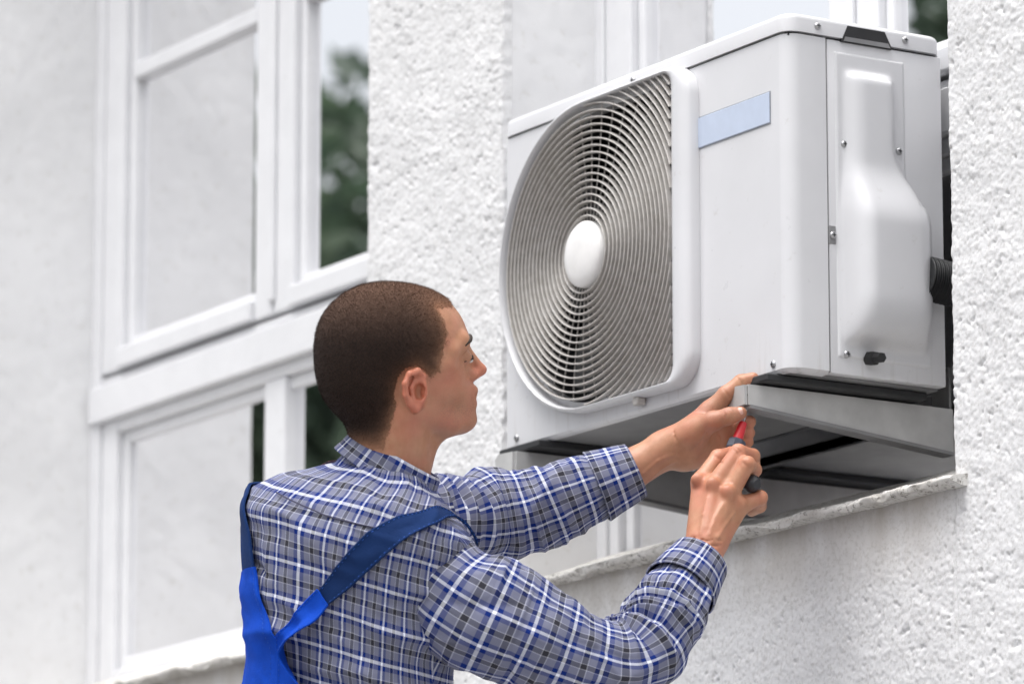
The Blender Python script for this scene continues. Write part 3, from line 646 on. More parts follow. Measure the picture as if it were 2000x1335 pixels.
chain([(1368, 1025, 7.51, 22), (1392, 962, 7.56, 19), (1425, 915, 7.595, 15), (1437, 893, 7.60, 12.5)], .006, .01)
for p in ((1362, 936, 7.507), (1392, 944, 7.483), (1421, 959, 7.477), (1444, 982, 7.490)): B.ell(at(*p), np.stack([RGT, UPV, FWD]), np.array((13, 13, 9))*PX, .008)
for a, b_ in (((1378, 1030, 7.438), (1392, 960, 7.480)), ((1394, 1032, 7.441), (1420, 975, 7.476))): B.cone(at(a[0], a[1], a[2]+.016), at(b_[0], b_[1], b_[2]+.005), .0030, .0045, .012)
# left arm
LE, LW = (958, 1018, 7.64), (1305, 876, 7.665)
B.cone(at(*SL), at(*LE), .05, .038, .02); B.cone(at(*LE), at(1200, 934, 7.662), .042, .034, .02); B.cone(at(1200, 934, 7.662), at(*LW), .034, .026, .02)
# left hand: palm side, thumb on the bracket end, index along the unit's edge
L_ = 7.628
chain([(1300, 876, 7.665, 35), (1352, 866, 7.66, 34)], .012, .016)
chain([(1330, 858, 7.655, 30), (1388, 806, L_+.035, 23)], .012, .016); chain([(1335, 872, 7.665, 30), (1396, 832, L_+.048, 22)], .012, .016)
chain([(1340, 882, 7.668, 28), (1392, 858, L_+.055, 21)], .012, .016); chain([(1338, 890, 7.662, 27), (1382, 888, L_+.05, 20)], .012, .016)
B.ell(at(1356, 846, L_+.008), np.stack([RGT*.8-UPV*-.6, RGT*-.6+UPV*.8, FWD]), np.array((34, 24, 22))*PX, .012)
chain([(1352, 842, L_+.012, 25), (1392, 822, L_-.010, 19), (1424, 812, L_-.018, 16), (1446, 806, L_-.016, 13)], .006, .014)
chain([(1388, 803, L_+.033, 20), (1418, 770, L_+.030, 16.5), (1447, 745, L_+.034, 14), (1471, 738, L_+.030, 11.5)], .004, .01)
chain([(1396, 830, L_+.048, 19), (1436, 838, L_+.062, 15), (1452, 830, L_+.045, 13.5), (1464, 823, L_+.026, 13)], .004, .01)
chain([(1392, 857, L_+.055, 18), (1434, 862, L_+.066, 14.5), (1450, 853, L_+.048, 13), (1463, 845, L_+.030, 12)], .004, .01)
chain([(1382, 886, L_+.05, 17), (1424, 884, L_+.058, 13), (1444, 872, L_+.046, 12), (1461, 863, L_+.032, 11)], .004, .01)
# legs and feet (inside the trousers and boots)
fz = PB[2]; side = np.array([math.sin(YAW)*.74+math.cos(YAW)*.0, 0, 0]); SW = np.array([RGT[0]*.75-FWD[0]*.66, RGT[1]*.75-FWD[1]*.66, 0]); SW /= np.linalg.norm(SW); FWV = np.array([-SW[1], SW[0], 0])
legs = []
for s in (1, -1):
    hip = hipc+SW*.085*s+np.array([0, 0, -.05]); ank = np.array([PB[0], PB[1], fz+.10])+SW*.10*s; knee = (hip+ank)/2+FWV*.03; legs.append((hip, knee, ank))
    B.cone(hipc, hip, .06, .05, .03); B.cone(hip, knee, .045, .035, .02); B.cone(knee, ank, .035, .03, .02); B.cone(ank, ank+FWV*.13+np.array([0, 0, -.06]), .03, .022, .02)
# skin creases and raised veins, laid on the surface found along the view
def skin(px, py, t0):
    t = np.linspace(t0-.09, t0+.09, 500); v = B(np.array([at(px, py, q_) for q_ in t])) < 0
    return at(px, py, t[np.argmax(v)]) if v.any() else None
for t0, rr, sub_, pts in ((7.63, .0013, True, [(1394, 834), (1380, 846), (1370, 862), (1354, 878)]), (7.64, .001, True, [(1316, 842), (1321, 862), (1320, 886)]), (7.61, .0009, True, [(1422, 799), (1427, 808), (1427, 820)]), (7.62, .0008, True, [(1414, 804), (1418, 812), (1417, 822)]),
        (7.66, .0012, True, [(1402, 842), (1411, 856), (1408, 878)]), (7.64, .0009, True, [(1413, 760), (1419, 768), (1426, 778)]), (7.66, .0008, True, [(1440, 736), (1446, 745), (1452, 752)]), (7.63, .0012, True, [(1388, 868), (1376, 884), (1362, 896)]),
        (7.47, .0012, False, [(1368, 1042), (1374, 1005), (1382, 972)]), (7.47, .0012, False, [(1386, 1042), (1398, 1010), (1412, 985)]), (7.47, .001, False, [(1402, 1048), (1420, 1020), (1434, 1000)]), (7.65, .0013, False, [(1255, 925), (1285, 900), (1312, 888)]), (7.65, .0011, False, [(1262, 942), (1292, 914), (1318, 900)]),
        (7.52, .0008, True, [(1432, 876), (1440, 886), (1447, 896)]), (7.52, .0008, True, [(1437, 872), (1446, 882), (1452, 892)]), (7.50, .0008, True, [(1450, 902), (1458, 908), (1463, 916)]), (7.51, .0008, True, [(1480, 962), (1484, 972), (1484, 980)]), (7.55, .0008, True, [(1396, 890), (1404, 896), (1410, 904)]),
        (7.46, .0009, True, [(1350, 1048), (1378, 1056), (1410, 1054)]), (7.46, .0007, True, [(1352, 1058), (1380, 1066), (1408, 1064)])):
    S_ = [skin(x, y, t0) for x, y in pts]; S_ = [p for p in S_ if p is not None]
    for p, q_ in zip(S_[:-1], S_[1:]):
        if np.linalg.norm(p-q_) < .05: B.cone(p+(0 if sub_ else 1)*FWD*rr*.35, q_+(0 if sub_ else 1)*FWD*rr*.35, rr, rr, .0022 if sub_ else .004, sub_)
allp = []
for f, a, k, sub in B.p:
    if f is sd_cone: allp += [a[0]-a[2], a[0]+a[2], a[1]-a[3], a[1]+a[3]]
    else: allp += [a[0]-a[2].max(), a[0]+a[2].max()]
allp = np.array(allp); Vb, Fb = B.surface(allp.min(0)-.01, allp.max(0)+.01, .0021)
hl = ((Vb-HO)@HA.T)/PX                                  # head coordinates of every vertex
ear = (np.abs(hl[:, 1]) > 70) & (((hl[:, 0]-24)/36)**2+((hl[:, 2]+71)/46)**2 < 1)
earf = np.clip((np.abs(hl[:, 1])-90)/10, 0, 1)*ear
red = .55*earf+.6*np.exp(-((hl-np.array([188, 0, -38]))**2).sum(1)/420)+.3*np.exp(-((hl*[1, 1, 1]-np.array([110, 66, -50]))**2).sum(1)/1800)+.8*np.exp(-(((hl-np.array([184, 0, -88]))*[1, .4, 1])**2).sum(1)/90)
pj = (Vb-CAM)@np.stack([RGT, UPV, FWD]).T; sx = 1000+FPX*pj[:, 0]/pj[:, 2]; sy = 667.5-FPX*pj[:, 1]/pj[:, 2]
for x, y in ((1362, 934), (1392, 942), (1421, 957), (1444, 980), (1442, 883), (1459, 903), (1485, 970), (1404, 890), (1465, 823), (1464, 845), (1462, 862), (1446, 806), (1474, 737)):
    red = red+.22*np.exp(-((sx-x)**2+(sy-y)**2)/260.0)
stub = np.clip(1-np.abs(hl[:, 2]+112)/52, 0, 1)*np.clip((hl[:, 0]-50)/60, 0, 1)*.55+.55*np.exp(-(((hl-np.array([176, 8, -64]))*[1, .6, 1.6])**2).sum(1)/160)
body = mesh('body', Vb, Fb, M['skin'], man, smooth=True, attr={'red': np.clip(red, 0, .75), 'stubble': np.clip(stub, 0, .8)})

# hair: clipped cap grown from the scalp + short bristles
hairp = np.array([(134, 104), (124, 92), (82, 88), (97, 40), (86, 3), (76, -33), (58, -46), (30, -30), (6, -40), (-8, -58), (-8, -95), (-18, -140), (-30, -185), (-300, -185), (-300, 300), (134, 300)], float)
def poly_sd(P, poly):
    a = poly; b_ = np.roll(poly, -1, 0); d = np.full(len(P), 1e9); ins = np.zeros(len(P), bool)
    for p, q in zip(a, b_):
        e = q-p; w = P-p; t = np.clip(w@e/(e@e), 0, 1); d = np.minimum(d, np.hypot(*(w-t[:, None]*e).T))
        c = (p[1] > P[:, 1]) != (q[1] > P[:, 1]); ins ^= c & (P[:, 0] < (q[0]-p[0])*(P[:, 1]-p[1])/(q[1]-p[1]+1e-12)+p[0])
    return np.where(ins, d, -d)
nrm = np.zeros_like(Vb); fn = np.cross(Vb[Fb[:, 2]]-Vb[Fb[:, 0]], Vb[Fb[:, 3]]-Vb[Fb[:, 1]])
for k in range(4): np.add.at(nrm, Fb[:, k], fn)
nrm /= np.linalg.norm(nrm, axis=1)[:, None]+1e-12
hn = hl*.13; jit = 1.3*np.sin(hn[:, 0]*.9+hn[:, 2]*.5)*np.sin(hn[:, 2]*.7-hn[:, 1])+RNG.normal(0, 1.6, len(Vb)); hd = poly_sd(hl[:, [0, 2]], hairp)+jit
hin = (np.abs(hl) < 260).all(1) & (hd > -2) & (hl[:, 2] > -190) & ~ear
fs = hin[Fb].all(1); Fh = Fb[fs]; us = np.unique(Fh); mp = -np.ones(len(Vb), int); mp[us] = np.arange(len(us))
low = np.clip((hl[us, 2]+185)/45, 0, 1); edge = np.clip(hd[us]/8, 0, 1); toplit = np.clip((hl[us, 2]-10)/120, 0, 1)
hq = np.maximum(hd[us], 0); thick = (.0003+.0013*np.minimum(edge, .25+.75*low)); fade_toplit = .74*np.exp(-hq/8.5)+.30*np.exp(-hq/34)*np.clip((hl[us, 0]+10)/60, .15, 1)+.55*(1-low)**1.5+.24*toplit**1.3  # scalp shows at the hairline; top of head painted lighter for sky light
hair = mesh('hair', Vb[us]+nrm[us]*thick[:, None], mp[Fh], M['hair'], man, smooth=True, attr={'fade_toplit': np.clip(fade_toplit, 0, .9)}, label='dark brown buzz cut')
cnt = 70000; pick = RNG.choice(len(us), cnt); p0 = Vb[us][pick]+nrm[us][pick]*thick[pick][:, None]*.6+RNG.normal(0, .0006, (cnt, 3)); lay = -HU*.55-HF*.1
d = nrm[us][pick]*1.0+lay*.5+RNG.normal(0, .28, (cnt, 3)); d /= np.linalg.norm(d, axis=1)[:, None]; ln = (.0012+.0026*edge[pick]*(.3+.7*low[pick]))*RNG.uniform(.6, 1.1, cnt)
w = np.cross(d, RNG.normal(size=(cnt, 3))); w /= np.linalg.norm(w, axis=1)[:, None]; w *= .00022
mesh('bristles', np.stack([p0+w, p0-w, p0+d*ln[:, None]], 1).reshape(-1, 3), np.arange(cnt*3).reshape(-1, 3), M['hair'], hair, attr={'fade_toplit': np.repeat(np.clip(fade_toplit, 0, .9)[pick]*.8, 3)}, kind='stuff')
cand = np.where((np.abs(hl) < 260).all(1) & (hd > -11) & (hd < 3) & (hl[:, 2] > -186) & ~ear & (hl[:, 2] < 110))[0]; cand = cand[RNG.random(len(cand)) < np.exp(-np.maximum(-hd[cand], 0)/4.0)]
pk = RNG.choice(cand, min(9000, len(cand))); cnt = len(pk); d = nrm[pk]*.8-HU*.7-HF*.2+RNG.normal(0, .3, (cnt, 3)); d /= np.linalg.norm(d, axis=1)[:, None]; w = np.cross(d, RNG.normal(size=(cnt, 3))); w /= np.linalg.norm(w, axis=1)[:, None]; w *= .00022
p0 = Vb[pk]+RNG.normal(0, .0008, (cnt, 3)); mesh('hairline_bristles', np.stack([p0+w, p0-w, p0+d*RNG.uniform(.0014, .003, cnt)[:, None]], 1).reshape(-1, 3), np.arange(cnt*3).reshape(-1, 3), M['hair'], hair, attr={'fade_toplit': np.full(cnt*3, .12)}, kind='stuff')
# eyebrow, lashes, nails
def face(l, u):
    f = np.linspace(215, 90, 400); return H(f[np.argmax(B(HO+(f[:, None]*HF+l*HL+u*HU)*PX) < 0)], l, u)
for s in (1, -1):
    q = MB(); q.tube([face(l*s, u) for l, u in ((10, 24), (18, 27), (30, 31), (42, 33), (54, 31), (64, 25), (72, 15))], [.0022, .0042, .0046, .0044, .004, .003, .001], 10); q.build('eyebrow', M['brow'], man, smooth=True)
    q = MB(); q.tube([face(l*s, u)+HF*.0012+HL*s*.0006 for l, u in ((15, -5), (24, -3.5), (33, -5.5), (42, -10), (50, -16))], [.0012, .0020, .0021, .0018, .0008], 8); q.build('eyelashes', M['brow'], man, smooth=True)
    for nm_, l, u, rr, mt in (('eye', 37, -13, .0040, 'hub'), ('iris', 27, -10, .0034, 'brow')):
        c_ = face(l*s, u)-HF*.0012; q = MB(); q.tube([c_+HU*rr*k_ for k_ in (-1, -.8, -.4, 0, .4, .8, 1)], [rr*math.sqrt(max(1-k_*k_, .004)) for k_ in (-1, -.8, -.4, 0, .4, .8, 1)], 12); q.build(nm_, M[mt], man, smooth=True)
def nail(c, ax, up_, nr, L, Wd):
    c = np.array(c); ax = ax/np.linalg.norm(ax); nr = nr-ax*(nr@ax); nr /= np.linalg.norm(nr); sd_ = np.cross(ax, nr); V = []
    for i in range(7):
        for j in range(7):
            a = (i/6-.5)*2; b_ = (j/6-.5)*2; e = math.sqrt(max(0, 1-.35*a**4)); V.append(c+ax*a*L+sd_*b_*Wd*e-nr*(b_*b_*.0022+a*a*.0006))
    mesh('fingernail', V, gridF(7, 7), M['nail'], man, smooth=True)
nail(at(1441, 803, L_-.0262), at(1446, 806, L_)-at(1424, 812, L_), 0, -FWD+UPV*.35, .0075, .006)

# ------------------------------------------------------------------ clothes
def crom(P, n):
    """smooth resampling of control rows (Catmull-Rom, by chord length of the first three columns)"""
    P = np.asarray(P, float); s = np.r_[0, np.cumsum(np.linalg.norm(np.diff(P[:, :3], axis=0), axis=1))]; q = np.linspace(0, s[-1], n); T = np.gradient(P, s, axis=0)
    i = np.clip(np.searchsorted(s, q, side='right')-1, 0, len(s)-2); h = (s[i+1]-s[i])[:, None]; t = ((q-s[i])/h[:, 0])[:, None]
    return (2*t**3-3*t**2+1)*P[i]+(t**3-2*t**2+t)*h*T[i]+(-2*t**3+3*t**2)*P[i+1]+(t**3-t**2)*h*T[i+1], q
TU = .27*RGT+.955*UPV+.06*FWD; TU /= np.linalg.norm(TU)
TS = .72*RGT-.235*UPV-.66*FWD; TS -= TU*(TS@TU); TS /= np.linalg.norm(TS)
TB = np.cross(TS, TU); TB = TB if TB@FWD < 0 else -TB     # back of the torso, towards us
# rows: centre x y t, half width (right), half depth (back), half depth (front)
TORSO = [((652, 1620, 7.37), .165, .120, .125), ((668, 1440, 7.36), .155, .110, .125), ((680, 1320, 7.355), .160, .113, .125), ((688, 1210, 7.35), .172, .122, .125), ((698, 1110, 7.345), .186, .130, .12),
         ((706, 1040, 7.34), .193, .130, .11), ((716, 1004, 7.335), .180, .116, .10), ((727, 975, 7.33), .150, .100, .09), ((741, 951, 7.33), .110, .083, .078), ((753, 932, 7.33), .076, .068, .066), ((759, 920, 7.33), .064, .060, .060)]
rows = np.array([np.r_[at(*c), a, b1, b2] for c, a, b1, b2 in TORSO])
NT_, NP = 260, 280
TR, TSv = crom(rows, NT_)
def crease(seed, S, sig, h):
    """thin raised cloth creases along the zero lines of a smooth field, patchy"""
    return h*np.exp(-(rnd_noise(S, sig, seed+300)/.30)**2)*np.clip(rnd_noise(S, (14, 14), seed+301)*.7+.35, 0, 1.2)
def wrinkle(seed, S, sig, wrap=True): return rnd_noise(S, sig, seed)
PHI = np.linspace(0, 2*math.pi, NP, endpoint=False)
def torso_xyz(tr, ph, off=0):
    a, b1, b2 = tr[..., 3], tr[..., 4], tr[..., 5]; c, s = np.cos(ph), np.sin(ph); e = .86
    cx = np.sign(c)*np.abs(c)**e; sx_ = np.sign(s)*np.abs(s)**e; b_ = np.where(s > 0, b1, b2)
    return tr[..., :3]+TS*((a+off)*cx)[..., None]+TB*((b_+off)*sx_)[..., None]
base_T = torso_xyz(TR[:, None, :].repeat(NP, 1), PHI[None].repeat(NT_, 0))
def gnormals(P, wrap=True):
    du = np.gradient(P, axis=0); dv = (np.roll(P, -1, 1)-np.roll(P, 1, 1)) if wrap else np.gradient(P, axis=1); n = np.cross(dv, du); return n/(np.linalg.norm(n, axis=-1)[..., None]+1e-12)
def folds(s, ph, L, rad):
    """sum of soft ridges; L rows: s0, ph0, s1, ph1, width m, height m"""
    d = np.zeros(np.broadcast(s, ph).shape)
    for s0, p0, s1, p1, wd_, hh_ in L:
        for sh in (-2*math.pi, 0, 2*math.pi):
            ax, ay = s0, (p0+sh)*rad; bx, by = s1, (p1+sh)*rad; ex, ey = bx-ax, by-ay; px_, py_ = s-ax, ph*rad-ay
            t = np.clip((px_*ex+py_*ey)/(ex*ex+ey*ey), 0, 1); dx, dy = px_-t*ex, py_-t*ey; env = np.sin(np.clip(t*.9+.05, 0, 1)*math.pi)**.6
            d += hh_*np.exp(-((dx*dx+dy*dy)/(wd_*wd_))**.72)*env
    return d
nT = gnormals(base_T); flip = np.sign(((base_T-TR[:, None, :3])*nT).sum(-1).mean()); nT *= flip
rt = np.random.default_rng(5); FT = []
for _ in range(26):
    s0 = rt.uniform(.12, .55); p0 = rt.uniform(.1, 2.6); a = rt.normal(.5, .5); l = rt.uniform(.05, .16); FT.append((s0, p0, s0+l*math.sin(a), p0+l*math.cos(a)/.16, rt.uniform(.006, .012), rt.uniform(-.005, .006)))
# blousing above the overall back and drag lines to the raised arm
FT += [(.27, 1.5, .24, 2.6, .016, .012), (.25, .6, .22, 1.5, .02, .010), (.32, -.1, .30, .9, .016, .012), (.22, -.1, .24, .9, .016, .012), (.40, -.2, .36, .7, .014, .010), (.50, .15, .42, .75, .013, .008), (.53, .3, .47, 1.1, .012, .005)]
SG, PG = TSv[:, None], PHI[None]
dT = folds(SG, PG, FT, .16)+.0019*wrinkle(41, (NT_, NP), (8, 11))+crease(44, (NT_, NP), (6, 22), .0020)+crease(45, (NT_, NP), (16, 7), .0016)+.0008*wrinkle(42, (NT_, NP), (3, 4))
VT = base_T+nT*dT[..., None]
hw = np.cumsum(np.r_[0, np.linalg.norm(np.diff(np.c_[PHI*.17], axis=0), axis=1)])
uT = np.stack([(PG-math.pi/2)*.168*np.ones_like(SG)+.004*wrinkle(43, (NT_, NP), (20, 25)), SG*np.ones_like(PG)*1.0], -1)
# around the yoke keep the stripes near their true spacing
kk = np.clip(TR[:, 3]/.17, .45, 1.1)[:, None]; uT[..., 0] = (PG-math.pi/2)*.20*(.35+.65*kk)
uv_seam = np.concatenate([uT, uT[:, :1]+np.stack([2*math.pi*.20*(.35+.65*kk), 0*kk], -1)], 1); Vs = np.concatenate([VT, VT[:, :1]], 1)
shirt = mesh('shirt', Vs.reshape(-1, 3), gridF(NT_, NP+1), M['plaid'], man, smooth=True, uv=uv_seam.reshape(-1, 2), label='blue, white and grey plaid shirt')
def sleeve(ctrl, foldlist, N=300, K=150, seed=50, uvrot=0., ref=None, flat=1.0):
    rows = np.array([np.r_[at(x, y, t), r] for x, y, t, r in ctrl]); TRs, s = crom(rows, N); P = TRs[:, :3]; T = np.gradient(P, axis=0); T /= np.linalg.norm(T, axis=1)[:, None]
    u = ref-T[0]*(ref@T[0]); U = []
    for k in range(N):
        u = u-T[k]*(u@T[k]); u = u/np.linalg.norm(u); U.append(u.copy())
    U = np.array(U); Wv = np.cross(T, U); ph = np.linspace(0, 2*math.pi, K, endpoint=False)
    dirs = U[:, None]*np.cos(ph)[None, :, None]+Wv[:, None]*np.sin(ph)[None, :, None]
    d = folds(s[:, None], ph[None], foldlist, .07)+.0030*wrinkle(seed+7, (N, K), (26, 18))+.0021*wrinkle(seed, (N, K), (8, 8))+crease(seed+3, (N, K), (7, 13), .0030)+crease(seed+4, (N, K), (17, 6), .0022)+.0009*wrinkle(seed+1, (N, K), (3, 4))
    d = d*np.clip((s[-1]-s)/.06, .12, 1)[:, None]
    V = P[:, None]+dirs*(TRs[:, 3][:, None]+d)[..., None]
    uv = np.stack([ph[None]*.072*np.ones((N, 1)), s[:, None]*np.ones((1, K))+.0*d], -1); ca, sa = math.cos(uvrot), math.sin(uvrot)
    uv = np.concatenate([uv, uv[:, :1]+np.array([2*math.pi*.072, 0])], 1); uv = np.stack([uv[..., 0]*ca-uv[..., 1]*sa, uv[..., 0]*sa+uv[..., 1]*ca], -1)
    V = np.concatenate([V, V[:, :1]], 1); return V, uv, s, P, U, Wv, T, TRs[:, 3]
# right sleeve (near): phi 0 points to the camera-up side
rs = np.random.default_rng(9); FR = []
for k, s0 in enumerate((.355, .378, .40, .423, .447, .472)):       # packed folds in the crook of the elbow
    FR.append((s0+rs.normal(0, .004), -1.7+rs.normal(0, .15), s0+rs.normal(0, .012)+.012, .75+rs.normal(0, .3), .0075, .0105 if k % 2 else .0085)); FR.append((s0+.011, -1.5, s0+.015, .5, .005, -.0075))
for _ in range(48):
    s0 = rs.uniform(.06, .60); p0 = rs.uniform(-2.2, 2.2); a = rs.normal(.95, .5); l = rs.uniform(.04, .11); FR.append((s0, p0, s0+l*math.cos(a), p0+l*math.sin(a)/.07, rs.uniform(.005, .009), rs.uniform(-.0045, .0055)))
FR += [(.07, .6, .18, -.5, .014, .006), (.06, 1.2, .2, .1, .012, -.006), (.14, -.9, .30, -.3, .013, .007), (.26, 1.4, .38, .6, .012, .006), (.50, .9, .60, .2, .010, .006), (.52, -.6, .61, -.2, .009, -.005)]
RS = [(730, 1062, 7.31, .048), (838, 1130, 7.272, .074), (920, 1186, 7.253, .085), (1030, 1236, 7.255, .080), (1130, 1275, 7.27, .072), (1205, 1292, 7.29, .0665), (1258, 1262, 7.325, .0640), (1296, 1200, 7.37, .0590), (1330, 1148, 7.405, .0520), (1352, 1116, 7.428, .0455), (1364, 1098, 7.44, .0420)]
sh_ = .055; FR = [(a+sh_, b_, c+sh_, d_, e_, f_) for a, b_, c, d_, e_, f_ in FR]
VR, uvR, sR, PR, UR, WR, TRr, rR = sleeve(RS, FR, 320, 160, 60, .0, UPV*.8-FWD*.6)
sl = mesh('sleeve', VR.reshape(-1, 3), gridF(320, 161), M['plaid'], shirt, smooth=True, uv=uvR.reshape(-1, 2))
FL = []; rs = np.random.default_rng(19)
for k, s0 in enumerate((.17, .195, .22, .245)): FL.append((s0, -1.2, s0+.02, 1.6, .008, .008)); FL.append((s0+.012, -1.2, s0+.03, 1.4, .006, -.007))
for _ in range(30):
    s0 = rs.uniform(.1, .62); p0 = rs.uniform(-2.2, 2.2); a = rs.normal(1.0, .5); l = rs.uniform(.04, .10); FL.append((s0, p0, s0+l*math.cos(a), p0+l*math.sin(a)/.07, rs.uniform(.005, .009), rs.uniform(-.004, .005)))
FL += [(.36, 1.0, .50, -.3, .011, .006), (.30, -.8, .46, .2, .012, .006)]
LS = [(650, 1000, 7.42, .078), (760, 1015, 7.50, .074), (880, 1030, 7.585, .070), (955, 1020, 7.635, .069), (1030, 1004, 7.65, .0655), (1110, 972, 7.655, .0590), (1180, 944, 7.66, .0500), (1220, 928, 7.662, .0430), (1236, 921, 7.663, .0400)]
VL, uvL, sL, PL, UL, WL, TL, rL = sleeve(LS, FL, 320, 150, 70, .0, UPV*.8-FWD*.6)
mesh('sleeve', VL.reshape(-1, 3), gridF(320, 151), M['plaid'], shirt, smooth=True, uv=uvL.reshape(-1, 2))
def cuff(P, U, W, T, r, n0, ext, seed, tilt):
    """stiff folded band over the end of a sleeve"""
    K = 120; ph = np.linspace(0, 2*math.pi, K, endpoint=False); c0 = P[n0]; c1 = P[-1]+T[-1]*ext; pr = [(0, .0015), (.02, .0042), (.35, .0036), (.7, .003), (.985, .003), (1.0, .0012), (.99, -.0015), (.6, -.002)]; rowsV = []; uv = []
    Lg = np.linalg.norm(c1-c0); nz = rnd_noise((len(pr), K), (.6, 8), seed)
    for i, (f, o) in enumerate(pr):
        k = min(int(n0+f*(len(P)-1-n0)), len(P)-1); rr = r[k]+o+.0007*nz[i]
        rowsV.append((c0*(1-f)+c1*f)+rr[:, None]*(U[k]*np.cos(ph)[:, None]+W[k]*np.sin(ph)[:, None])); uv.append(np.stack([ph*.05, 0*ph+f*Lg+.02], -1))
    V = np.array(rowsV); uv = np.array(uv); V = np.concatenate([V, V[:, :1]], 1); uv = np.concatenate([uv, uv[:, :1]+np.array([.05*2*math.pi, 0])], 1)
    mesh('cuff', V.reshape(-1, 3), gridF(len(pr), K+1), M['plaid'], shirt, smooth=True, uv=uv.reshape(-1, 2))
cuff(PR, UR, WR, TRr, rR, 289, .006, 80, 0); cuff(PL, UL, WL, TL, rL, 284, .006, 81, 0)
# collar: stand and fall, closed loop with points at the front
K = 160; ph = np.linspace(0, 2*math.pi, K); cu = UPV*.955+RGT*.05; cu /= np.linalg.norm(cu)
ca = RGT*.86-UPV*.50-FWD*.05; ca /= np.linalg.norm(ca); cb = np.cross(ca, cu); cb = cb if cb@FWD < 0 else -cb; cn = np.cross(ca, cb); cn = cn if cn@UPV > 0 else -cn
cc = at(760, 908, 7.335); rowsV = []; uv = []
fr_w = (np.cos(ph)+1)/2                                    # 1 at the throat, 0 at the nape
prof = [(-.058, .010), (-.004, .000), (.016, -.001), (.022, .0015), (.0225, .0050), (.016, .0085), (.004, .0120), (-.010, .0155), (-.0195, .0185), (-.0215, .0180), (-.0205, .0150)]
wn = rnd_noise((K,), (9,), 90)
for i, (z, o) in enumerate(prof):
    drop = fr_w**2*.026*(i > 5); zz = z-drop*(i-5)/5 if i > 5 else z
    rr_a = .0635+o+.004*fr_w; rr_b = .0585+o; rowsV.append(cc+ca*(rr_a*np.cos(ph))[:, None]+cb*(rr_b*np.sin(ph))[:, None]+cn*(zz+.0008*wn*(i > 4))[:, None])
    uv.append(np.stack([ph*.066, np.full(K, [0, .018, .038, .045, .05, .057, .069, .083, .093, .096, .099][i])], -1))
mesh('collar', np.array(rowsV).reshape(-1, 3), gridF(len(prof), K), M['plaid'], shirt, smooth=True, uv=np.array(uv).reshape(-1, 2))
# ------------------------------------------------------------------ overalls
dTs = dT.copy()
for _ in range(6): dTs = np.maximum(dTs, (np.roll(dTs, 1, 1)+np.roll(dTs, -1, 1)+np.roll(dTs, 1, 0)+np.roll(dTs, -1, 0))/4)
def tpos(s, ph, off):
    """point on the torso surface at arc height s and angle ph, lifted by off"""
    i = np.clip(np.interp(s, TSv, np.arange(NT_)), 0, NT_-1.001); j = (ph % (2*math.pi))/(2*math.pi)*NP; i0 = i.astype(int); j0 = j.astype(int) % NP; fi = (i-i0)[..., None]; fj = (j-np.floor(j))[..., None]; j1 = (j0+1) % NP
    bl = lambda A: (A[i0, j0]*(1-fj)+A[i0, j1]*fj)*(1-fi)+(A[i0+1, j0]*(1-fj)+A[i0+1, j1]*fj)*fi
    n = bl(nT); off = np.asarray(off)+np.maximum(bl(dTs[..., None])[..., 0], 0); return bl(base_T)+n*np.asarray(off)[..., None]
def tproj(px, py):
    """torso (s, phi) that lies under a view point, on the side turned to the camera"""
    d = base_T-CAM; z = d@FWD; X = 1000+FPX*(d@RGT)/z; Y = 667.5-FPX*(d@UPV)/z; e = (X-px)**2+(Y-py)**2+np.where(nT@FWD < .12, 0, 1e9); k = np.argmin(e); return TSv[k//NP], PHI[k % NP]
def ribbon(name, left, right, mat, off=.006, thick=.0025, n=90, mcols=34, parent=None, lift=None, uvs=None, **kw):
    """cloth band between two border curves given as (s, phi) control rows"""
    A, _ = crom(np.c_[np.array(left)*[1, .16], np.zeros(len(left))], n); Bq, _ = crom(np.c_[np.array(right)*[1, .16], np.zeros(len(right))], n); f = np.linspace(0, 1, mcols)
    G = A[:, None, :2]*(1-f)[None, :, None]+Bq[:, None, :2]*f[None, :, None]; s, p = G[..., 0], G[..., 1]/.16
    nz = rnd_noise((n, mcols), (8, 8), hash(name+str(left[0])) % 999)*.0006
    o = off+nz+(lift(np.linspace(0, 1, n)[:, None], f[None]) if lift else 0); o = o+.0014*np.maximum(np.exp(-((f-.045)/.03)**2), np.exp(-((f-.955)/.03)**2))[None]; top = tpos(s, p, o); bot = tpos(s, p, o-thick); V = np.concatenate([top.reshape(-1, 3), bot.reshape(-1, 3)]); g = gridF(n, mcols); N = n*mcols
    rim = [i for i in range(mcols)]+[i*mcols+mcols-1 for i in range(1, n)]+[(n-1)*mcols+j for j in range(mcols-2, -1, -1)]+[i*mcols for i in range(n-2, 0, -1)]
    sk = np.array([(rim[i], rim[(i+1) % len(rim)], rim[(i+1) % len(rim)]+N, rim[i]+N) for i in range(len(rim))]); F = np.concatenate([g, g[:, ::-1]+N, sk])
    st = MB()
    for k_ in (int(mcols*.10), mcols-1-int(mcols*.10)):
        nn = gnormals(top, False); up_ = top[:, k_]+(nn[:, k_] if (nn[:, k_]@FWD).mean() < 0 else -nn[:, k_])*.0003
        for i in range(0, n-2, 2): st.tube([up_[i], up_[i]*.35+up_[i+1]*.65], .0005, 5)
    o_ = mesh(name, V, F, mat, parent, smooth=True, angle=60, **kw); bm = bmesh.new(); bm.from_mesh(o_.data); bmesh.ops.recalc_face_normals(bm, faces=bm.faces[:]); bm.to_mesh(o_.data); bm.free(); o_.data.set_sharp_from_angle(angle=R(60)); st.build('stitching', M['stitch'], man, kind='stuff'); return o_
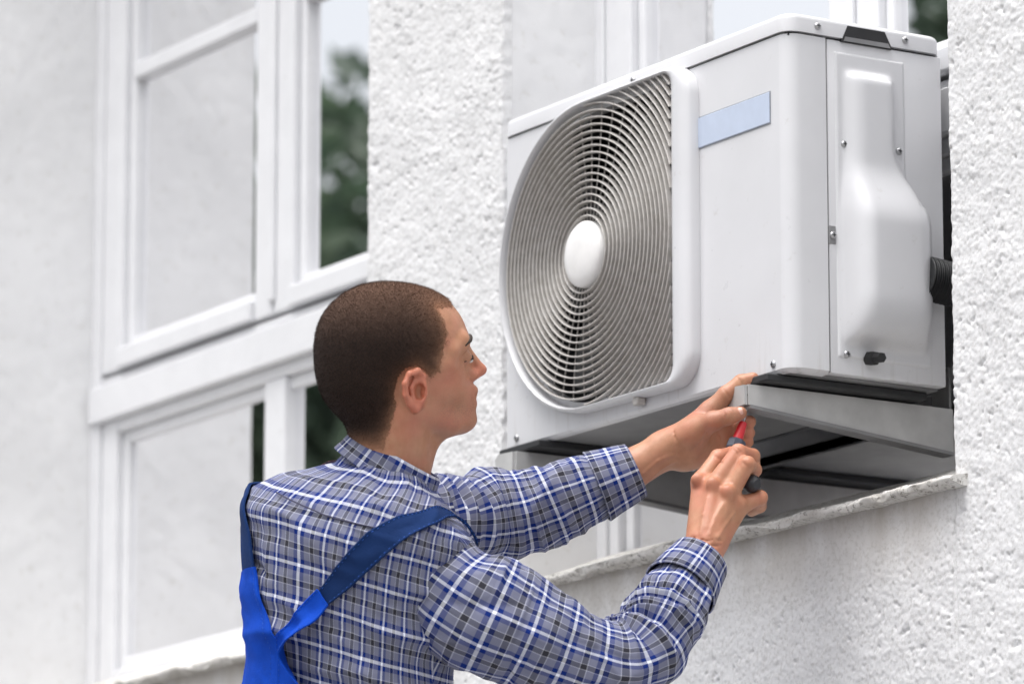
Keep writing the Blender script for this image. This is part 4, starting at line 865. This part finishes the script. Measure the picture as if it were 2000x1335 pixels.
# trousers as the root garment
ov = MB(); K = 60
for s, (hip, knee, ank) in zip((1, -1), legs):
    c, _ = crom(np.c_[np.array([hip+[0, 0, .08], hip, (hip+knee)/2, knee, (knee+ank)/2, ank]), [.095, .105, .098, .082, .078, .075]], 40); ov.tube(c[:, :3], list(c[:, 3]), 40, cap=False)
rw, _ = crom(rows[:3], 30); ph = np.linspace(0, 2*math.pi, K, endpoint=False); V = torso_xyz(rw[:, None].repeat(K, 1), ph[None].repeat(30, 0), .012)
n_low = 20; ov.add(V[:n_low].reshape(-1, 3), gridF(n_low, K, True).tolist())
overall = ov.build('overalls', M['blue'], man, smooth=True, label='bright blue bib overalls with navy elastic straps')

def tp(pts): return [tproj(x, y) for x, y in pts]
ST_L = tp([(627, 1152), (656, 1110), (685, 1074), (729, 1034), (772, 1012), (809, 1005)]); ST_R = tp([(645, 1182), (685, 1146), (729, 1106), (772, 1066), (809, 1041), (845, 1030)])
e0, e1 = ST_L[-1], ST_R[-1]
ribbon('strap', ST_L+[(e0[0]+.015, e0[1]-.55), (e0[0]-.02, e0[1]-1.1)], ST_R+[(e1[0]+.02, e1[1]-.45), (e1[0]-.02, e1[1]-1.0)], M['navy'], .0065, parent=overall)
lp = tp([(627, 1148), (600, 1180), (575, 1212), (555, 1243)]); rp = tp([(648, 1179), (633, 1207), (607, 1228), (586, 1251), (576, 1274), (585, 1302), (606, 1333)])
mid = tproj(552, 1300); low_s = .02; bL = tproj(490, 1300)
ribbon('back_panel', lp+[(mid[0], mid[1]), (low_s, mid[1]-.05)], rp+[(low_s, rp[-1][1]-.55)], M['blue'], .011, .003, parent=overall, lift=lambda v, f: .024*np.exp(-((f-1)/.30)**2)*np.clip(v*5, 0, 1)*np.clip(1.2-v, .2, 1))
lr = tp([(505, 1104), (515, 1148), (527, 1190), (549, 1238)])
pl_ = tproj(487, 1121)[1]
ribbon('back_panel', [(lr[0][0]-.012, lr[0][1]+.40), (lr[1][0]-.01, lr[1][1]+.55), (lr[2][0], lr[2][1]+.8), (lr[3][0], lr[3][1]+1.2), (low_s, lr[3][1]+1.6)], lr+[(mid[0], mid[1]-.03), (low_s, mid[1]-.1)], M['blue'], .007, .003, parent=overall)
a0 = lr[0]
ribbon('strap', [(a0[0]-.015, a0[1]+.40), (a0[0]+.04, a0[1]+.54), (a0[0]+.06, a0[1]+.74), (a0[0]+.075, a0[1]+1.02), (a0[0]+.075, a0[1]+1.4), (a0[0]+.03, a0[1]+1.9)], [(a0[0]-.008, a0[1]+.02), (a0[0]+.05, a0[1]+.14), (a0[0]+.09, a0[1]+.34), (a0[0]+.115, a0[1]+.72), (a0[0]+.115, a0[1]+1.2), (a0[0]+.07, a0[1]+1.7)], M['navy'], .0055, parent=overall)
for s, (hip, knee, ank) in zip((1, -1), legs):
    q = MB(); c, _ = crom(np.c_[np.array([ank+[0, 0, .08], ank, ank+FWV*.02+[0, 0, -.05], ank+FWV*.10+[0, 0, -.062], ank+FWV*.17+[0, 0, -.072]]), [.055, .056, .05, .045, .026]], 24); q.tube(c[:, :3], list(c[:, 3]), 20)
    q.build('boot', M['shoe'], man, smooth=True)
# ------------------------------------------------------------------ screwdriver
sdv = empty('screwdriver', at(1434, 878, 7.60), label='red and black screwdriver gripped in the right fist', cat='screwdriver')
q = MB(); q.tube([at(1457, 800, 7.628), at(1450, 832, 7.617)], .0022, 10); q.build('shaft', M['steel'], sdv, smooth=True, angle=40)
q = MB(); a, b_ = at(1452, 824, 7.619), at(1439, 862, 7.606); q.tube([a, a*.95+b_*.05, a*.3+b_*.7, b_], [.0045, .0062, .0078, .0078], 18); q.build('bit_holder', M['red'], sdv, smooth=True, angle=40)
q = MB(); a, b_ = at(1440, 860, 7.607), at(1434, 880, 7.60); q.tube([a, a*.85+b_*.15, a*.15+b_*.85, b_], [.0125, .0142, .0148, .013], 8); q.build('ring_collar', M['collar'], sdv)
c, _ = crom(np.array([np.r_[at(1434, 878, 7.60), .0118], np.r_[at(1430, 902, 7.585), .0135], np.r_[at(1438, 926, 7.555), .0135], np.r_[at(1458, 940, 7.520), .0125], np.r_[at(1474, 945, 7.502), .0118], np.r_[at(1479, 946, 7.497), .007]]), 30); q = MB(); q.tube(c[:, :3], list(c[:, 3]), 14); q.build('handle', M['handle'], sdv, smooth=True, angle=50)

# raised yoke seam across the shoulders of the shirt
ys_ = [tproj(x, y) for x, y in ((540, 962), (585, 984), (635, 1004), (690, 1020), (740, 1030))]; c, _ = crom(np.c_[np.array(ys_)*[1, .16], np.zeros(5)], 60)
q = MB(); q.tube(list(tpos(c[:, 0], c[:, 1]/.16, np.full(60, .0004))), .0011, 6); q.build('yoke_seam', M['seam'], shirt, smooth=True)

# ------------------------------------------------------------------ work platform under the person (below the frame)
wp = empty('work_platform', (PB[0], PB[1], 0), label='aluminium work platform under the person', cat='platform')
q = MB(); q.box(PB[0]-.55, PB[0]+.55, PB[1]-.3, PB[1]+.3, PB[2]-.05, PB[2]-.003, .006, 2); q.build('deck', M['alu'], wp)
for sx_ in (-1, 1):
    for sy_ in (-1, 1):
        q = MB(); q.tube([(PB[0]+sx_*.50, PB[1]+sy_*.26, PB[2]-.05), (PB[0]+sx_*.72, PB[1]+sy_*.30, .0)], .022, 12); q.build('leg', M['alu'], wp)
    for k in range(3):
        z = .3+.32*k; f = 1-z/(PB[2]-.05); x = PB[0]+sx_*(.50+.22*f); q = MB(); q.tube([(x, PB[1]-.26-.04*f, z), (x, PB[1]+.26+.04*f, z)], .016, 10); q.build('rung', M['alu'], wp)
# ------------------------------------------------------------------ trees across the yard, seen in the window glass
def yard(u, v, t): p = at(u, v, t); p[1] = 2*YG-p[1]; return p
def tree(c, rad, hgt, seed, label, n=9000, leaf=.13):
    r = np.random.default_rng(seed); t = empty('tree', (c[0], c[1], 0), label=label, cat='tree', group='trees across the yard'); q = MB(); top = np.array(c)
    q.tube([(c[0], c[1], -.05), (c[0]+.05, c[1], 1.0), (c[0]-.08, c[1]+.06, c[2]*.6), tuple(top)], [.24, .19, .14, .05], 10)
    cl = []
    for k in range(34):
        d = r.normal(size=3); d /= np.linalg.norm(d); rr = rad*r.uniform(.35, .95); p = top+d*rr*np.array([1, 1, hgt]); cl.append((p, rad*r.uniform(.20, .38)))
        if k < 12: b0 = np.array([c[0], c[1], c[2]*.55])*.6+top*.4; q.tube([b0, (b0+p)/2+r.normal(0, .15, 3), p], [.06, .04, .015], 6)
    q.build('trunk', M['bark'], t)
    un = lambda A: A/np.linalg.norm(A, axis=1)[:, None]
    k = r.integers(len(cl), size=n); cp = np.array([p for p, _ in cl])[k]; cr = np.array([q_ for _, q_ in cl])[k]; p = cp+un(r.normal(size=(n, 3)))*(cr*r.uniform(.3, 1, n)**.6)[:, None]
    a = un(r.normal(size=(n, 3))); b_ = un(np.cross(a, r.normal(size=(n, 3)))); L = (leaf*r.uniform(.6, 1.4, n))[:, None]
    mesh('crown', np.stack([p-a*L, p+b_*L*.5, p+a*L, p-b_*L*.5], 1).reshape(-1, 3), np.arange(4*n).reshape(-1, 4), M['leaf'], t)
tree(yard(390, 940, 30), 2.4, 1.0, 1, 'broad green tree reflected in the far window'); tree(yard(2230, 520, 29), 2.2, 1.1, 2, 'tall green tree reflected beside the wall edge above the air conditioner')
tree(yard(1250, 1180, 36), 2.6, .9, 3, 'low spreading tree reflected in the panes below the air conditioner', 8000); tree(yard(760, 980, 36), 2.4, .75, 4, 'dark tree filling the lower half of the far window reflection', 8000)
tree(yard(1950, 1250, 34), 2.5, .9, 5, 'rounded tree reflected behind the bracket arm', 8000)
